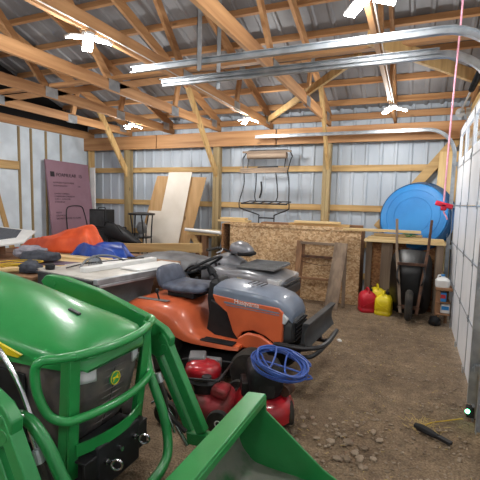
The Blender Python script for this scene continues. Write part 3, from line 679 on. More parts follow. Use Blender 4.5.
# front bodywork
b = B(); loft(b, [lring(*a) for a in ((.12, .26, .55, .80, 3), (.25, .34, .56, .84, 3.5), (.45, .42, .60, .83, 3.5), (.7, .44, .62, .83, 4), (.95, .42, .60, .80, 4), (1.1, .38, .58, .76, 4), (1.17, .30, .60, .72, 3))]); fb = obj('front_fender', b, 'silver', A_, angle=.7)
b = B(); box(b, (.80, 0, .845), (.52, .62, .03)); 
for k in range(7): bar(b, (.56, -.27+.09*k, .865), (1.05, -.27+.09*k, .865), .018, .014)
obj('front_rack', b, 'grey', A_, .006)
b = B()
b.free()
for s in (-1, 1):
    b = B(); prism(b, [(.62, .735), (.90, .71), (.88, .685), (.80, .70), (.70, .70)], s*.435, s*.448); o = obj('fender_decal', b, 'yellow', A_); o['label'] = 'yellow decal'
for s in (-1, 1):
    b = B(); prism(b, [(1.0, .755), (1.155, .73), (1.16, .665), (1.02, .66)], s*.24, s*.40); obj('headlight', b, 'lens', A_, .01)
b = B(); loft(b, [lring(*a) for a in ((1.0, .40, .50, .62, 4), (1.16, .36, .50, .66, 4), (1.22, .3, .52, .62, 4))])
for k in range(4): bar(b, (1.2, -.3, .55+.04*k), (1.2, .3, .55+.04*k), .03, .02)
obj('front_bumper', b, 'darkgrey', A_)
b = B(); loft(b, [lring(*a) for a in ((-.05, .20, .55, .80, 3), (.08, .22, .58, .92, 3), (.22, .20, .62, .97, 3), (.36, .17, .66, .95, 3), (.5, .13, .7, .88, 3))]); cw = obj('tank_cowl', b, 'silver', A_, angle=.8)
for s in (-1, 1):
    b = B()
    for k in range(3): bar(b, (.16+.07*k, s*.212, .87-.02*k), (.22+.07*k, s*.212, .77-.02*k), .02, .022, (0, 1, 0))
    obj('side_vent', b, 'black', cw)
rs = []
b = B()
for x, z, w_, h in ((.30, 1.01, .05, .04), (.34, 1.035, .12, .075), (.42, 1.05, .135, .09), (.52, 1.035, .125, .085), (.60, 1.0, .10, .06), (.63, .985, .05, .025)): rs.append(sring(x, 0, z, w_, h, 2.6, 24))
loft(b, rs); pd = obj('headlight_pod', b, 'silver', A_, angle=.9)
b = B(); loft(b, [sring(x, 0, .985, w_, h, 2.6, 20) for x, w_, h in ((.46, .128, .045), (.6, .11, .04), (.655, .06, .02))]); obj('pod_lens', b, 'black', pd)
b = B(); tube(b, spl([(.18, -.40, 1.04), (.24, -.26, 1.06), (.34, -.10, 1.0), (.34, .10, 1.0), (.24, .26, 1.06), (.18, .40, 1.04)], 5), .013, 8); cyl(b, (.25, 0, .85), (.36, 0, 1.0), .03, 12); hb = obj('handlebar', b, 'blackmetal', A_)
for s in (-1, 1):
    b = B(); cyl(b, (.235, s*.28, 1.057), (.17, s*.43, 1.038), .019, 12); obj('grip', b, 'rubber', hb)
    b = B(); tube(b, spl([(.30, s*.24, 1.05), (.33, s*.32, 1.03), (.30, s*.40, 1.01)], 4), .008, 6); obj('brake_lever', b, 'alu', hb)
b = B(); loft(b, [lring(*a) for a in ((-.95, .10, .76, .80, 3), (-.9, .17, .74, .84, 3), (-.65, .19, .72, .86, 3), (-.35, .17, .70, .83, 3), (-.1, .15, .70, .83, 3), (.06, .12, .74, .88, 3), (.12, .05, .8, .88, 3))]); obj('seat', b, 'vinyl', A_, angle=.9)
for s in (-1, 1):
    b = B(); loft(b, [sring(x, s*cy, z, w_, h, 3, 24) for x, cy, z, w_, h in ((-1.08, .28, .70, .10, .02), (-1.0, .30, .72, .16, .04), (-.75, .32, .745, .18, .045), (-.5, .32, .72, .18, .05), (-.32, .32, .66, .16, .06), (-.2, .33, .56, .12, .05), (-.15, .33, .48, .08, .03))]); obj('rear_fender', b, 'silver', A_, angle=.9)
    b = B(); box(b, (.02, s*.36, .36), (.42, .2, .03)); obj('footrest', b, 'black', A_, .008)
b = B(); 
for y in (-.36, -.22, .22, .36): tube(b, [V((-1.12, y, .82)), V((-.45, y, .83))], .011, 8)
for x in (-1.12, -.9, -.68, -.46): tube(b, [V((x, -.38, .83)), V((x, .38, .83))], .011, 8)
for x in (-1.05, -.6):
    for y in (-.3, .3): tube(b, [V((x, y, .72)), V((x, y, .83))], .010, 8)
obj('rear_rack', b, 'blackmetal', A_)
b = B(); grid(b, lambda u, v: V((-1.2+1.05*u, -.47+.9*v, .86+.05*math.sin(PI*u)*math.sin(PI*v)+.018*noise.noise(V((u*5, v*5, 2)))-.06*(abs(2*v-1)**4)-.05*abs(2*u-1)**4)), 26, 22); o = obj('cargo_cover', b, 'vinyl', A_); sd = o.modifiers.new('s', 'SOLIDIFY'); sd.thickness = .012

# ------------------------------------------------------------------ push mowers
def push_mower(loc, rz, lab, deck_m, eng_m, top, whl):
    t = thing('push_mower', lab, 'push mower', (loc[0], loc[1], 0), rz)
    def el(z, a, bb, cx=0): return [V((cx+a*math.copysign(abs(math.cos(q))**.9, math.cos(q)), bb*math.copysign(abs(math.sin(q))**.9, math.sin(q)), z)) for q in [2*PI*(k+.5)/36 for k in range(36)]]
    b = B(); loft(b, [el(.05, .242, .222), el(.09, .246, .226), el(.13, .242, .222), el(.165, .225, .205), el(.185, .19, .18), el(.20, .14, .14)]); obj('deck', b, deck_m, t, angle=.6)
    b = B(); lathe(b, [(0, .19), (.13, .19), (.14, .21), (.14, .27), (.115, .30), (0, .31)]); box(b, (.0, .10, .25), (.16, .14, .1)); box(b, (-.11, 0, .26), (.08, .12, .10)); en = obj('engine', b, 'blackmetal', t, .006)
    b = B()
    if top == 'round':
        loft(b, [[V((-.02+r*1.1*math.copysign(abs(math.cos(q))**.8, math.cos(q)), r*math.sin(q), z)) for q in [2*PI*k/32 for k in range(32)]] for r, z in ((.10, .29), (.12, .30), (.125, .335), (.115, .37), (.08, .39), (.02, .395))])
    else:
        loft(b, [sring(z, cy, cz, w_, h, 5, 28, axis='z') for z, cy, cz, w_, h in ((.24, 0, 0, .14, .12), (.28, 0, 0, .15, .13), (.37, 0, 0, .15, .13), (.41, 0, 0, .14, .12), (.43, 0, 0, .11, .09))])
    obj('engine_shroud', b, eng_m, en, angle=.8)
    b = B(); lathe(b, [(0, .0), (.035, .0), (.035, .02), (0, .024)], (.06, -.14, .33)); obj('fuel_cap', b, 'black', en)
    if top == 'round':
        b = B(); box(b, (-.10, .09, .36), (.13, .16, .10), (0, 0, .3)); box(b, (-.02, .13, .34), (.2, .06, .08)); obj('engine_block', b, 'grey', en, .012)
        b = B(); box(b, (.15, -.08, .235), (.12, .15, .07), (0, .2, 0)); obj('air_filter', b, 'redold', en, .02)
    b = B(); cyl(b, (-.12, -.13, .25), (-.05, -.19, .25), .04, 14); obj('muffler', b, 'rust', en)
    wy = .25 if top == 'round' else .175
    for sx, r in ((.19, .085), (-.20, .09)) if top == 'round' else ((.10, .085), (-.10, .085)):
        for s in (-1, 1):
            b = B(); lathe(b, [(r*.6, -.022), (r*.95, -.022), (r, -.014), (r, .014), (r*.95, .022), (r*.6, .022)], (sx, s*wy, r), 'y', 24); w2 = obj('wheel', b, 'rubber', t)
            b = B(); lathe(b, [(0, -.012), (r*.25, -.026), (r*.4, -.014), (r*.66, -.018), (r*.66, .018), (r*.4, .014), (r*.25, .026), (0, .012)], (sx, s*wy, r), 'y', 20); obj('hub', b, whl, w2)
    if top != 'round': return t
    b = B()
    for s in (-1, 1): tube(b, spl([(-.19, s*.19, .16), (-.26, s*.19, .26), (-.25, s*.19, .31), (-.05, s*.18, .33), (.16, s*.17, .34)], 5), .010, 8)
    tube(b, [V((.16, -.17, .34)), V((.16, .17, .34))], .010, 8)
    obj('handle', b, 'blackmetal', t); return t
push_mower((-1.37, 2.60), math.radians(8), 'dusty red push mower with red engine cover by loader', 'redold', 'red', 'round', 'white')
push_mower((-.95, 2.73), math.radians(118), 'bright red push mower with black engine under blue hose', 'red', 'black', 'box', 'white')
b = B(); rnd = random.Random(3)
pts = []
for k in range(9):
    cx, cy = -.80+rnd.uniform(-.03, .03), 2.62+rnd.uniform(-.04, .04); a0 = rnd.uniform(0, 6); ex = rnd.uniform(.9, 1.15)
    for q in range(9):
        a = a0+2*PI*q/9; rr = .150*ex+rnd.uniform(-.012, .012)
        x_, y_ = rr*1.2*math.cos(a), rr*.85*math.sin(a)
        pts.append((cx+x_+.1*y_, cy+y_, .462+.006*k-.42*x_*.55+.25*y_+rnd.uniform(-.006, .006)))
tube(b, spl(pts, 4), .0068, 7); o = obj('coiled_hose', b, 'hose'); tag(o, 'loosely coiled blue hose lying on black mower engine', 'hose')

# ------------------------------------------------------------------ table saw and left bench
S_ = thing('table_saw', 'grey table saw with aluminium fence rail beside the tractor', 'table saw', (-2.87, 3.28, 0), -.16)
b = B(); box(b, (0, 0, .865), (.84, 1.05, .03)); 
for k in range(3): box(b, (-.42+.0*k, -.4+.3*k, .882), (.1, .2, .004))
tt = obj('saw_table', b, 'tabletop', S_, .006)
b = B(); box(b, (.0, -.528, .80), (.82, .012, .13)); box(b, (.0, -.535, .862), (.84, .03, .02)); obj('front_apron', b, 'darkgrey', tt, .004)
b = B(); box(b, (.45, .02, .862), (.055, 1.10, .05)); box(b, (.46, .02, .82), (.03, 1.05, .03)); obj('fence_rail', b, 'alu', S_, .005)
b = B(); box(b, (.05, .12, .905), (.09, .95, .05)); box(b, (.30, .3, .892), (.28, .6, .02)); obj('fence', b, 'white', S_, .006)
b = B(); box(b, (-.22, .28, .886), (.26, .46, .012), (0, 0, .1)); obj('table_insert', b, 'white', S_, .003)
b = B(); lathe(b, [(0, 0), (.09, 0), (.12, .004), (.12, .006), (0, .008)], (-.1, -.1, .89), 'y'); b2 = B(); 
obj('saw_blade', b, 'chrome', S_); b2.free()
b = B(); tube(b, spl([(-.1, -.28, .90), (-.1, -.2, .97), (-.1, -.05, 1.0), (-.1, .15, .97), (-.1, .3, .90)], 5), .012, 6); obj('blade_guard', b, 'grey', S_)
b = B(); loft(b, [[V((x*hx, y*hy, z)) for x, y in ((-1, -1), (1, -1), (1, 1), (-1, 1))] for z, hx, hy in ((.38, .26, .28), (.84, .32, .36))]); obj('saw_cabinet', b, 'grey', S_, .02)
for sx in (-1, 1):
    for sy in (-1, 1):
        b = B(); bar(b, (sx*.24, sy*.26, .40), (sx*.36, sy*.40, 0), .05, .05); obj('leg', b, 'darkgrey', S_, .004)
b = B(); lathe(b, [(0, 0), (.03, 0), (.075, .004), (.08, .012), (.07, .02), (.02, .02), (0, .03)], (.12, -.40, .66), rot=Euler((PI/2, 0, 0)).to_matrix()); obj('hand_wheel', b, 'black', S_)
b = B(); lathe(b, [(0, 0), (.04, 0), (.045, .01), (.045, .05), (.03, .06), (0, .062)], (-.33, -.45, .883)); o = obj('fence_knob', b, 'black', S_)
cable('saw_cord', [(-3.3, 3.55, .90), (-3.15, 3.2, .905), (-3.12, 2.95, .9), (-3.0, 3.15, .935), (-2.75, 3.7, .94)], 'black power cord looping over the saw table', 'black', .006)

W_ = thing('workbench', 'low wooden workbench left of the table saw', 'workbench', (-4.75, 3.95, 0))
b = B()
for k in range(9): box(b, (0, -.92+.23*k, .745), (2.35, .222, .036))
obj('bench_top', b, 'old_x', W_, .004)
for sx in (-1, 1):
    for sy in (-1, 1):
        b = B(); box(b, (sx*1.05, sy*.9, .3635), (.09, .09, .727)); obj('leg', b, 'old_z', W_, .004)
b = B(); box(b, (0, -.93, .66), (2.1, .04, .12)); box(b, (0, .93, .66), (2.1, .04, .12)); obj('bench_rail', b, 'old_x', W_, .004)
def plank(p0, p1, w, h, m, lab, name='wooden_board', cat='board', up=(0, 0, 1), grp=None):
    b = B(); bar(b, p0, p1, w, h, up); o = obj(name, b, m, bevel=.003); tag(o, lab, cat, grp); return o
plank((-4.5, 3.50, .775), (-3.65, 3.80, .775), .22, .018, 'purple', 'dusty purple board lying flat on the workbench')
plank((-4.6, 4.02, .785), (-3.62, 4.12, .785), .20, .04, 'pale_x', 'pale wide board on the workbench before blue tarp')
plank((-4.45, 3.80, .776), (-3.62, 3.93, .776), .14, .02, 'pale_x', 'narrow pale board between purple board and wide board')
plank((-4.1, 2.75, .81), (-3.45, 3.5, .81), .03, .03, 'pale_y', 'thin pale stick angled beside the table saw')
plank((-4.2, 2.95, .784), (-3.62, 3.45, .784), .2, .036, 'pale_x', 'short pale board on workbench near the tractor hood')
b = B(); box(b, (-2.85, 4.08, .43), (.6, .16, .86)); o = obj('cardboard_carton', b, 'old_x', bevel=.01); tag(o, 'brown carton behind the table saw', 'box')
b = B(); bar(b, (-3.62, 5.35, .86), (-2.85, 5.2, .93), .14, .09); 
bb = thing('sawhorse', 'wooden sawhorse beam behind the quad bike', 'sawhorse', (-3.98, 5.4, 0))
b.free(); b = B(); bar(b, (-.80, 0, .75), (1.02, 0, .87), .09, .14); obj('beam', b, 'girt_x', bb, .004)
for x in (-.7, .6):
    for s in (-1, 1):
        b = B(); bar(b, (x, s*.04, .72+.04*x), (x+.0, s*.18, 0), .04, .09, (1, 0, 0)); obj('leg', b, 'girt_z', bb, .003)

# things heaped on the workbench
def heap(name, c, s, seed, m, lab, cat, amp=.16, fr=2.0, e=.9):
    b = B(); blob(b, c, s, seed, amp, fr, 4, e)
    for v in b.verts:
        n_ = noise.noise(v.co*V((9, 9, 9)).x+V((seed, 0, 0))); v.co.z += .012*n_; 
    o = obj(name, b, m, angle=2); tag(o, lab, cat); return o
def tarp(name, x0, x1, y0, y1, z0, hfn, m, lab):
    b = B(); nu, nv = 60, 40
    def top(u, v):
        ed = min(1, 6*min(u, 1-u))*min(1, 6*min(v, 1-v)); ed = math.sin(ed*PI/2)
        x = x0+(x1-x0)*u; y = y0+(y1-y0)*v+.05*math.sin(u*9); h = hfn(u, v)
        wr = .03*noise.noise(V((x*2+y*3, y*6-x*2.5, 0)))+.015*noise.noise(V((x*8, y*14-x*5, 4)))
        return V((x+.03*math.sin(v*14), y, z0+ed*max(.02, h+wr)))
    grid(b, top, nu, nv)
    o = obj(name, b, m, angle=2); sd = o.modifiers.new('s', 'SOLIDIFY'); sd.thickness = .004; tag(o, lab, 'tarp'); return o
tarp('orange_tarp', -5.85, -4.32, 4.45, 4.98, .768, lambda u, v: (.07+.36*u**.8)*(.55+.45*math.sin(PI*v))+.03*math.sin(v*7+u*5), 'tarpo', 'crumpled bright orange tarp heaped on the workbench')
tarp('blue_tarp', -4.45, -3.63, 4.20, 4.62, .78, lambda u, v: .17*(.6+.4*math.sin(PI*u))+.04*math.sin(v*6+u*3), 'tarpb', 'crumpled blue tarp tucked beside the orange tarp')
b = B(); blob(b, (-4.25, 3.62, .85), (.26, .15, .075), 3, .1, 1.6, 4, .75); o = obj('seat_cushion', b, 'cushion', angle=2); tag(o, 'dark grey padded cushion on the workbench', 'cushion')
b = B(); blob(b, (-4.55, 3.72, .86), (.22, .16, .1), 5, .22, 2.5, 4); o = obj('grey_cloth', b, 'greycloth', angle=2); tag(o, 'crumpled grey cloth beside the dark cushion', 'cloth')
PN = thing('roofing_panel', 'white board with dark grey top leaning over workbench', 'panel', (-4.95, 3.6, .0))
b = B(); poly = [(-1.0, .55), (-.9, -.45), (-.55, -.72), (.28, .12), (-.0, .55)]
mt = Euler((math.radians(13), math.radians(2), 0)).to_matrix()
loft(b, [[mt @ V((x, y, z))+V((0, 0, .97)) for x, y in poly] for z in (-.012, .012)]); obj('board', b, 'white', PN, .003)
b = B(); poly = [(-.96, .50), (-.9, -.18), (-.62, -.42), (.02, .22), (-.22, .50)]
loft(b, [[mt @ V((x, y, z))+V((0, 0, .97)) for x, y in poly] for z in (.0125, .018)]); obj('grey_surface', b, 'shingle', PN)
b = B(); box(b, (-.5, .1, .85), (.5, .3, .14)); obj('support_block', b, 'old_x', PN)
b = B(); rnd = random.Random(5); pts = []
for k in range(4):
    for q in range(8):
        a = 2*PI*q/8+k*.2; pts.append((-4.08+(.22+.04*k)*math.cos(a)+rnd.uniform(-.02, .02), 3.14+(.11+.02*k)*math.sin(a)+rnd.uniform(-.02, .02), .815+.012*k+.03*math.cos(a)+rnd.uniform(-.008, .008)))
tube(b, spl(pts, 4), .0055, 6); o = obj('extension_cord', b, 'cord_y'); tag(o, 'coiled yellow extension cord on the workbench edge', 'cord')
b = B(); blob(b, (-3.8, 3.1, .82), (.13, .1, .08), 8, .2, 2.5, 3); o = obj('black_bag', b, 'cushion', angle=2); tag(o, 'small black bag beside the yellow cord', 'bag')

# back-left corner
BX = thing('storage_cabinet', 'dark cabinet in the back left corner', 'cabinet', (-5.4, 6.1, 0))
b = B(); box(b, (0, 0, .52), (.55, .5, 1.04)); obj('body', b, 'black', BX, .01)
b = B(); box(b, (0, -.256, .52), (.50, .012, .96)); dr = obj('door', b, 'blackmetal', BX, .004); b = B(); box(b, (.18, -.27, .6), (.02, .02, .12)); obj('handle', b, 'grey', dr, .004)
SP = thing('speaker', 'black speaker box standing in the back left corner', 'speaker', (-5.42, 6.0, 1.04))
b = B(); box(b, (0, 0, .17), (.38, .26, .34)); obj('case', b, 'black', SP, .012)
b = B(); box(b, (0, -.135, .17), (.33, .01, .29))
for k in range(12): box(b, (-.15+.027*k, -.141, .17), (.006, .006, .28))
obj('grille_cloth', b, 'darkgrey', SP)
b = B(); tube(b, spl([(-.08, 0, .34), (-.07, 0, .37), (.07, 0, .37), (.08, 0, .34)], 4), .009, 8); obj('handle', b, 'black', SP)
LB = thing('leather_case', 'black leather bag slumped beside blue tarp', 'bag', (-4.80, 5.80, 0))
b = B(); rs = []
loft(b, [sring(x, 0, z, w_, h, 2.6, 24) for x, z, w_, h in ((-.36, 1.03, .05, .06), (-.30, 1.02, .12, .12), (-.1, .98, .13, .14), (.10, .92, .13, .11), (.30, .85, .10, .05), (.42, .82, .04, .02))]); obj('bag_body', b, 'black', LB)
b = B(); tube(b, spl([(-.3, -.1, 1.1), (-.2, -.15, 1.18), (.0, -.17, 1.14), (.12, -.14, 1.0)], 5), .012, 8); obj('strap', b, 'black', LB)
b = B(); box(b, (0.02, .0, .40), (.56, .26, .80)); obj('crate', b, 'black', LB, .01)
TB = thing('metal_stand', 'black metal stand with round top near plywood sheets', 'stand', (-4.72, 6.28, 0))
b = B(); lathe(b, [(0, 1.29), (.24, 1.29), (.25, 1.30), (.25, 1.32), (.2, 1.33), (.05, 1.345), (0, 1.345)]); obj('stand_top', b, 'blackmetal', TB)
for k in range(5):
    a = 2*PI*k/5+.3; b = B(); tube(b, spl([(.21*math.cos(a), .21*math.sin(a), 1.30), (.18*math.cos(a+.2), .18*math.sin(a+.2), .9), (.2*math.cos(a), .2*math.sin(a), .4), (.28*math.cos(a), .28*math.sin(a), 0)], 5), .013, 8); obj('leg', b, 'blackmetal', TB)
b = B(); lathe(b, [(0, .86), (.19, .86), (.2, .88), (0, .88)]); obj('shelf', b, 'blackmetal', TB)
b = B(); lathe(b, [(0, .885), (.06, .885), (.05, .93), (.09, 1.0), (.1, 1.08), (.06, 1.15), (0, 1.16)], (-4.72, 6.28, 0)); o = obj('grey_lantern', b, 'grey'); tag(o, 'round grey lantern inside the black stand', 'lantern')

# ------------------------------------------------------------------ sheets against the walls
def sheet_on(name, poly, y_base, lean, th, m, lab, cat='sheet'):
    """poly in (x, z); leaning back to the wall: y grows with z"""
    b = B(); loft(b, [[V((x, y_base+lean*z+dy, z)) for x, z in poly] for dy in (0, th)]); o = obj(name, b, m, bevel=.002); tag(o, lab, cat); return o
sheet_on('plywood_sheet', [(-5.36, .0), (-4.82, 2.06), (-3.70, 2.03), (-4.15, .0)], 6.72, .10, .012, 'ply', 'large tan plywood sheet leaning on back wall behind white board')
sheet_on('white_sheet', [(-5.15, 0), (-4.32, 0), (-4.0, 2.13), (-4.52, 2.13), (-4.65, 1.36), (-4.95, 1.36)], 6.68, .10, .012, 'whiteboard', 'notched white panel leaning in front of tan plywood')
sheet_on('plywood_sheet', [(.22, 0), (.60, 0), (.58, 2.42), (.30, 2.42)], 6.88, .035, .015, 'pale_z', 'tall narrow tan plywood strip in the right corner')
FP = thing('foam_board', 'pink insulation foam board with printed lettering on left wall', 'foam board', (-6.72, 6.42, 0))
b = B(); loft(b, [[V((.30-.11*z+dx, y, z)) for y, z in ((-.58, 0), (.58, 0), (.54, 2.30), (-.58, 2.32))] for dx in (0, -.04)]); obj('board', b, 'pink', FP, .004)
la = math.atan(.11)
def ftext(s, size, y, z, m='print'): text('lettering', s, size, m, FP, (.302-.11*z+.002, y, z), (PI/2-0, 0, PI/2))
b = B(); bar(b, (.304-.11*1.99, -.45, 1.99), (.304-.11*2.09, -.45, 2.09), .10, .003, (1, 0, 0)); obj('square_logo', b, 'print', FP)
ftext('FOAMULAR', .10, -.36, 2.0); ftext('15', .10, .22, 2.0)
ftext('EXTRUDED POLYSTYRENE', .045, -.45, 1.86, 'printfaint'); ftext('RIGID INSULATION', .04, -.45, 1.80, 'printfaint'); ftext('1 IN', .04, .18, 1.80, 'printfaint')
for k, s in enumerate(('OWENS CORNING', 'COMPRESSIVE STRENGTH', 'TYPE X  ASTM C578', 'R-VALUE 5.0')): ftext(s, .045, -.45, 1.64-.055*k, 'printfaint')
for k, s in enumerate(('MEETS', 'CAUTION', 'DO NOT EXPOSE TO FLAME')): ftext(s, .05, -.45, 1.26-.06*k, 'printfaint')
b = B(); tube(b, spl([(.318-.11*.95, -.22, .95), (.318-.11*1.3, -.20, 1.30), (.318-.11*1.42, -.10, 1.40), (.318-.11*1.42, .2, 1.40), (.318-.11*1.3, .28, 1.28), (.318-.11*.95, .34, .95)], 5), .010, 8); tube(b, spl([(.318-.11*.97, -.22, .95), (.30, -.24, .4), (.33, -.24, .01)], 4), .01, 6); tube(b, spl([(.318-.11*.97, .34, .95), (.30, .34, .4), (.33, .34, .01)], 4), .01, 6)
o = obj('metal_hoop', b, 'blackmetal', None, loc=(-6.72, 6.42, 0)); tag(o, 'thin dark metal hoop leaning on the pink board', 'hoop')
plank((-6.58, 7.02, 0), (-6.62, 7.04, 2.25), .14, .03, 'white', 'white strip of board beside the pink foam board', up=(0, 1, 0))

# ------------------------------------------------------------------ hanging metal seat frame
K = thing('seat_frame_rack', 'black tubular metal double seat frame against back wall', 'seat frame', (-2.47, 6.9, 0)); K.scale = (.87, 1, 1)
def kt(n, P, r=.012, m='blackmetal'): b = B(); tube(b, P, r, 8); return obj(n, b, m, K)
for s in (-1, 1):
    kt('side_tube', spl([(s*.17, .05, 1.2), (s*.17, .05, 1.32), (s*.19, .04, 1.36), (s*.50, -.1, 1.46), (s*.54, -.12, 1.52), (s*.53, -.12, 1.62), (s*.49, -.02, 1.9), (s*.47, -.08, 2.12)], 5))
    kt('back_tube', spl([(s*.47, -.08, 2.12), (s*.52, -.05, 2.33), (s*.52, .02, 2.40), (s*.44, .04, 2.50), (s*.3, .04, 2.51)], 5))
    kt('inner_tube', spl([(s*.21, -.05, 2.13), (s*.23, 0, 1.9), (s*.25, 0, 1.7), (s*.22, -.02, 1.60)], 4))
    kt('seat_stay', [V((s*.40, -.1, 2.10)), V((s*.40, .02, 2.46))])
kt('top_tube', [V((-.3, .04, 2.51)), V((.3, .04, 2.51))]); kt('cross_tube', [V((-.17, .05, 1.30)), V((.17, .05, 1.30))])
b = B(); bar(b, (-.5, -.12, 1.555), (.5, -.12, 1.555), .025, .025); bar(b, (-.42, .10, 1.60), (.5, .10, 1.60), .02, .02)
for k in range(6): bar(b, (-.48+.19*k, -.12, 1.56), (-.40+.18*k, .10, 1.60), .02, .015)
obj('foot_platform', b, 'blackmetal', K)
b = B(); 
for q in range(3): bar(b, (-.50, -.20+.01*q, 2.10+.032*q), (.50, -.20+.01*q, 2.11+.032*q), .03, .028)
obj('seat_slats', b, 'grey_x', K, .004)
b = B(); tube(b, [V((-.42+.14*k, -.02, 2.41)) for k in range(7)], .06, 14); bar(b, (-.52, -.04, 2.475), (.52, -.04, 2.475), .05, .03); obj('padded_rail', b, 'grey_x', K)
b = B(); bar(b, (-.2, -.0, 2.20), (.24, -.0, 2.21), .04, .04); obj('backrest_bar', b, 'black', K, .006)
b = B(); tube(b, spl([(-.1, -.04, 1.95), (-.08, -.05, 1.8), (-.12, -.05, 1.66)], 4), .018, 8); obj('strap', b, 'black', K)

# ------------------------------------------------------------------ OSB bench
OB = thing('lumber_bench', 'long bench fronted by an OSB sheet along back wall', 'bench', (-1.95, 6.5, 0))
b = B(); box(b, (.09, 0, .61), (2.24, .012, 1.22)); obj('front_panel', b, 'osb', OB, .002)
for x, n in ((-1.19, 'left'), (1.19, 'right')):
    b = B(); box(b, (x, .28, .60), (.04, .53, 1.18)); obj('end_panel', b, 'osb_dark', OB, .002)
b = B(); box(b, (0, .28, 1.195), (2.36, .5, .018)); obj('bench_top', b, 'ply', OB)
b = B(); box(b, (.09, -.012, 1.19), (2.22, .012, .05)); obj('edge_strip', b, 'osb', OB, .002)
OC = thing('side_table', 'open wooden table with dark underside holding yellow lumber', 'table', (-.12, 6.46, 0))
b = B(); box(b, (0, 0, 1.06), (1.10, .36, .04)); obj('table_top', b, 'pale_x', OC, .004)
b = B(); box(b, (-.0, .172, .52), (1.06, .012, 1.04)); obj('back_panel', b, 'osb_dark', OC)
for x, y, w_ in ((-.23, -.02, .16), (.48, -.13, .09), (-.5, .14, .09), (.48, .14, .09)):
    b = B(); box(b, (x, y, .52), (w_, .04, 1.04)); obj('leg', b, 'grey_z', OC, .003)
for i, (x0, x1, y, z, w_, h, m, lab) in enumerate((
    (-1.0, .10, 6.38, 1.205+.0, .1, .04, 'pale_x', 'yellow board on table top, pointing under the blue pool'),
    (-.62, .40, 6.36, 1.10, .14, .036, 'pale_x', 'yellow board along the front edge of the open table'),
    (-.60, .22, 6.55, 1.10, .16, .04, 'girt_x', 'tan board behind the front yellow board on open table'),
    (-.55, .12, 6.46, 1.142, .10, .038, 'pale_x', 'yellow board stacked on the open table'))):
    plank((x0, y, z), (x1, y+.04, z+.002), w_, h, m, lab, grp='lumber on the open table')
for x0, x1, y, z, w_, h, m, lab in (
    (-3.3, -2.72, 6.74, 1.235, .22, .036, 'pale_x', 'pale board lying at left end of the long bench top'),
    (-3.25, -2.78, 6.72, 1.275, .18, .038, 'pale_x', 'pale board stacked topmost at left end of bench'),
    (-2.45, -1.9, 6.7, 1.228, .2, .03, 'old_x', 'short brown board under the hanging seat frame'),
    (-1.95, -.95, 6.7, 1.235, .2, .036, 'girt_x', 'long tan board lowest in pile right of seat frame'),
    (-1.85, -1.1, 6.66, 1.275, .16, .038, 'pale_x', 'long yellow board topmost in pile right of seat frame'),
    (-1.2, -.75, 6.78, 1.230, .1, .04, 'old_x', 'short dark board end beside the yellow board pile')):
    plank((x0, y, z), (x1, y+.03, z), w_, h, m, lab, grp='lumber on the long bench')
LT = thing('lumber_rack', 'wooden trestle left of the OSB bench holding white pipe', 'trestle', (-3.5, 6.45, 0))
b = B(); box(b, (0, 0, .99), (.62, .09, .05)); box(b, (0, .35, .99), (.62, .09, .05)); obj('top_rail', b, 'pale_x', LT, .003)
b = B(); box(b, (.05, .0, .48), (.1, .09, .96)); obj('leg', b, 'old_z', LT, .003); b = B(); box(b, (-.25, .3, .48), (.09, .09, .96)); obj('leg', b, 'old_z', LT, .003)
b = B(); bar(b, (-.22, .0, .96), (.12, .0, .45), .04, .1, (0, 0, 1)); obj('diagonal_brace', b, 'girt_x', LT, .003)
b = B(); cyl(b, (-3.85, 6.42, 1.055), (-3.1, 6.36, 1.03), .03, 14); o = obj('white_pipe', b, 'white'); tag(o, 'white plastic pipe lying on the trestle', 'pipe')
plank((-3.7, 6.6, 1.035), (-3.22, 6.6, 1.035), .2, .04, 'pale_x', 'pale board behind the white pipe on trestle')

# wooden rack leaning at the OSB
WR = thing('wooden_ladder', 'weathered wooden frame with metal rungs leaning on OSB', 'ladder', (-1.33, 6.2, 0))
b = B(); bar(b, (-.33, -.02, 0), (-.36, .22, .98), .035, .09, (1, 0, 0)); bar(b, (-.33, .1, .0), (-.30, .24, .96), .035, .05, (1, 0, 0)); obj('rail', b, 'old_z', WR, .003)
b = B(); bar(b, (.25, -.14, 0), (.31, .20, .98), .03, .20, (1, 0, 0)); bar(b, (.40, .06, .0), (.37, .22, .95), .035, .05, (1, 0, 0)); obj('rail', b, 'grey_z', WR, .003)
for z, r, m in ((.95, .018, 'grey_x'), (.74, .015, 'rust'), (.40, .018, 'old_x')):
    b = B(); bar(b, (-.34, .22*z-.0, z), (.33, .22*z-.0, z), .05 if m != 'rust' else .02, .04); obj('rung', b, m, WR, .003)
b = B(); tube(b, spl([(-.30, .13, .66), (0, .11, .62), (.30, .13, .66)], 4), .006, 6); obj('tie_wire', b, 'rust', WR)

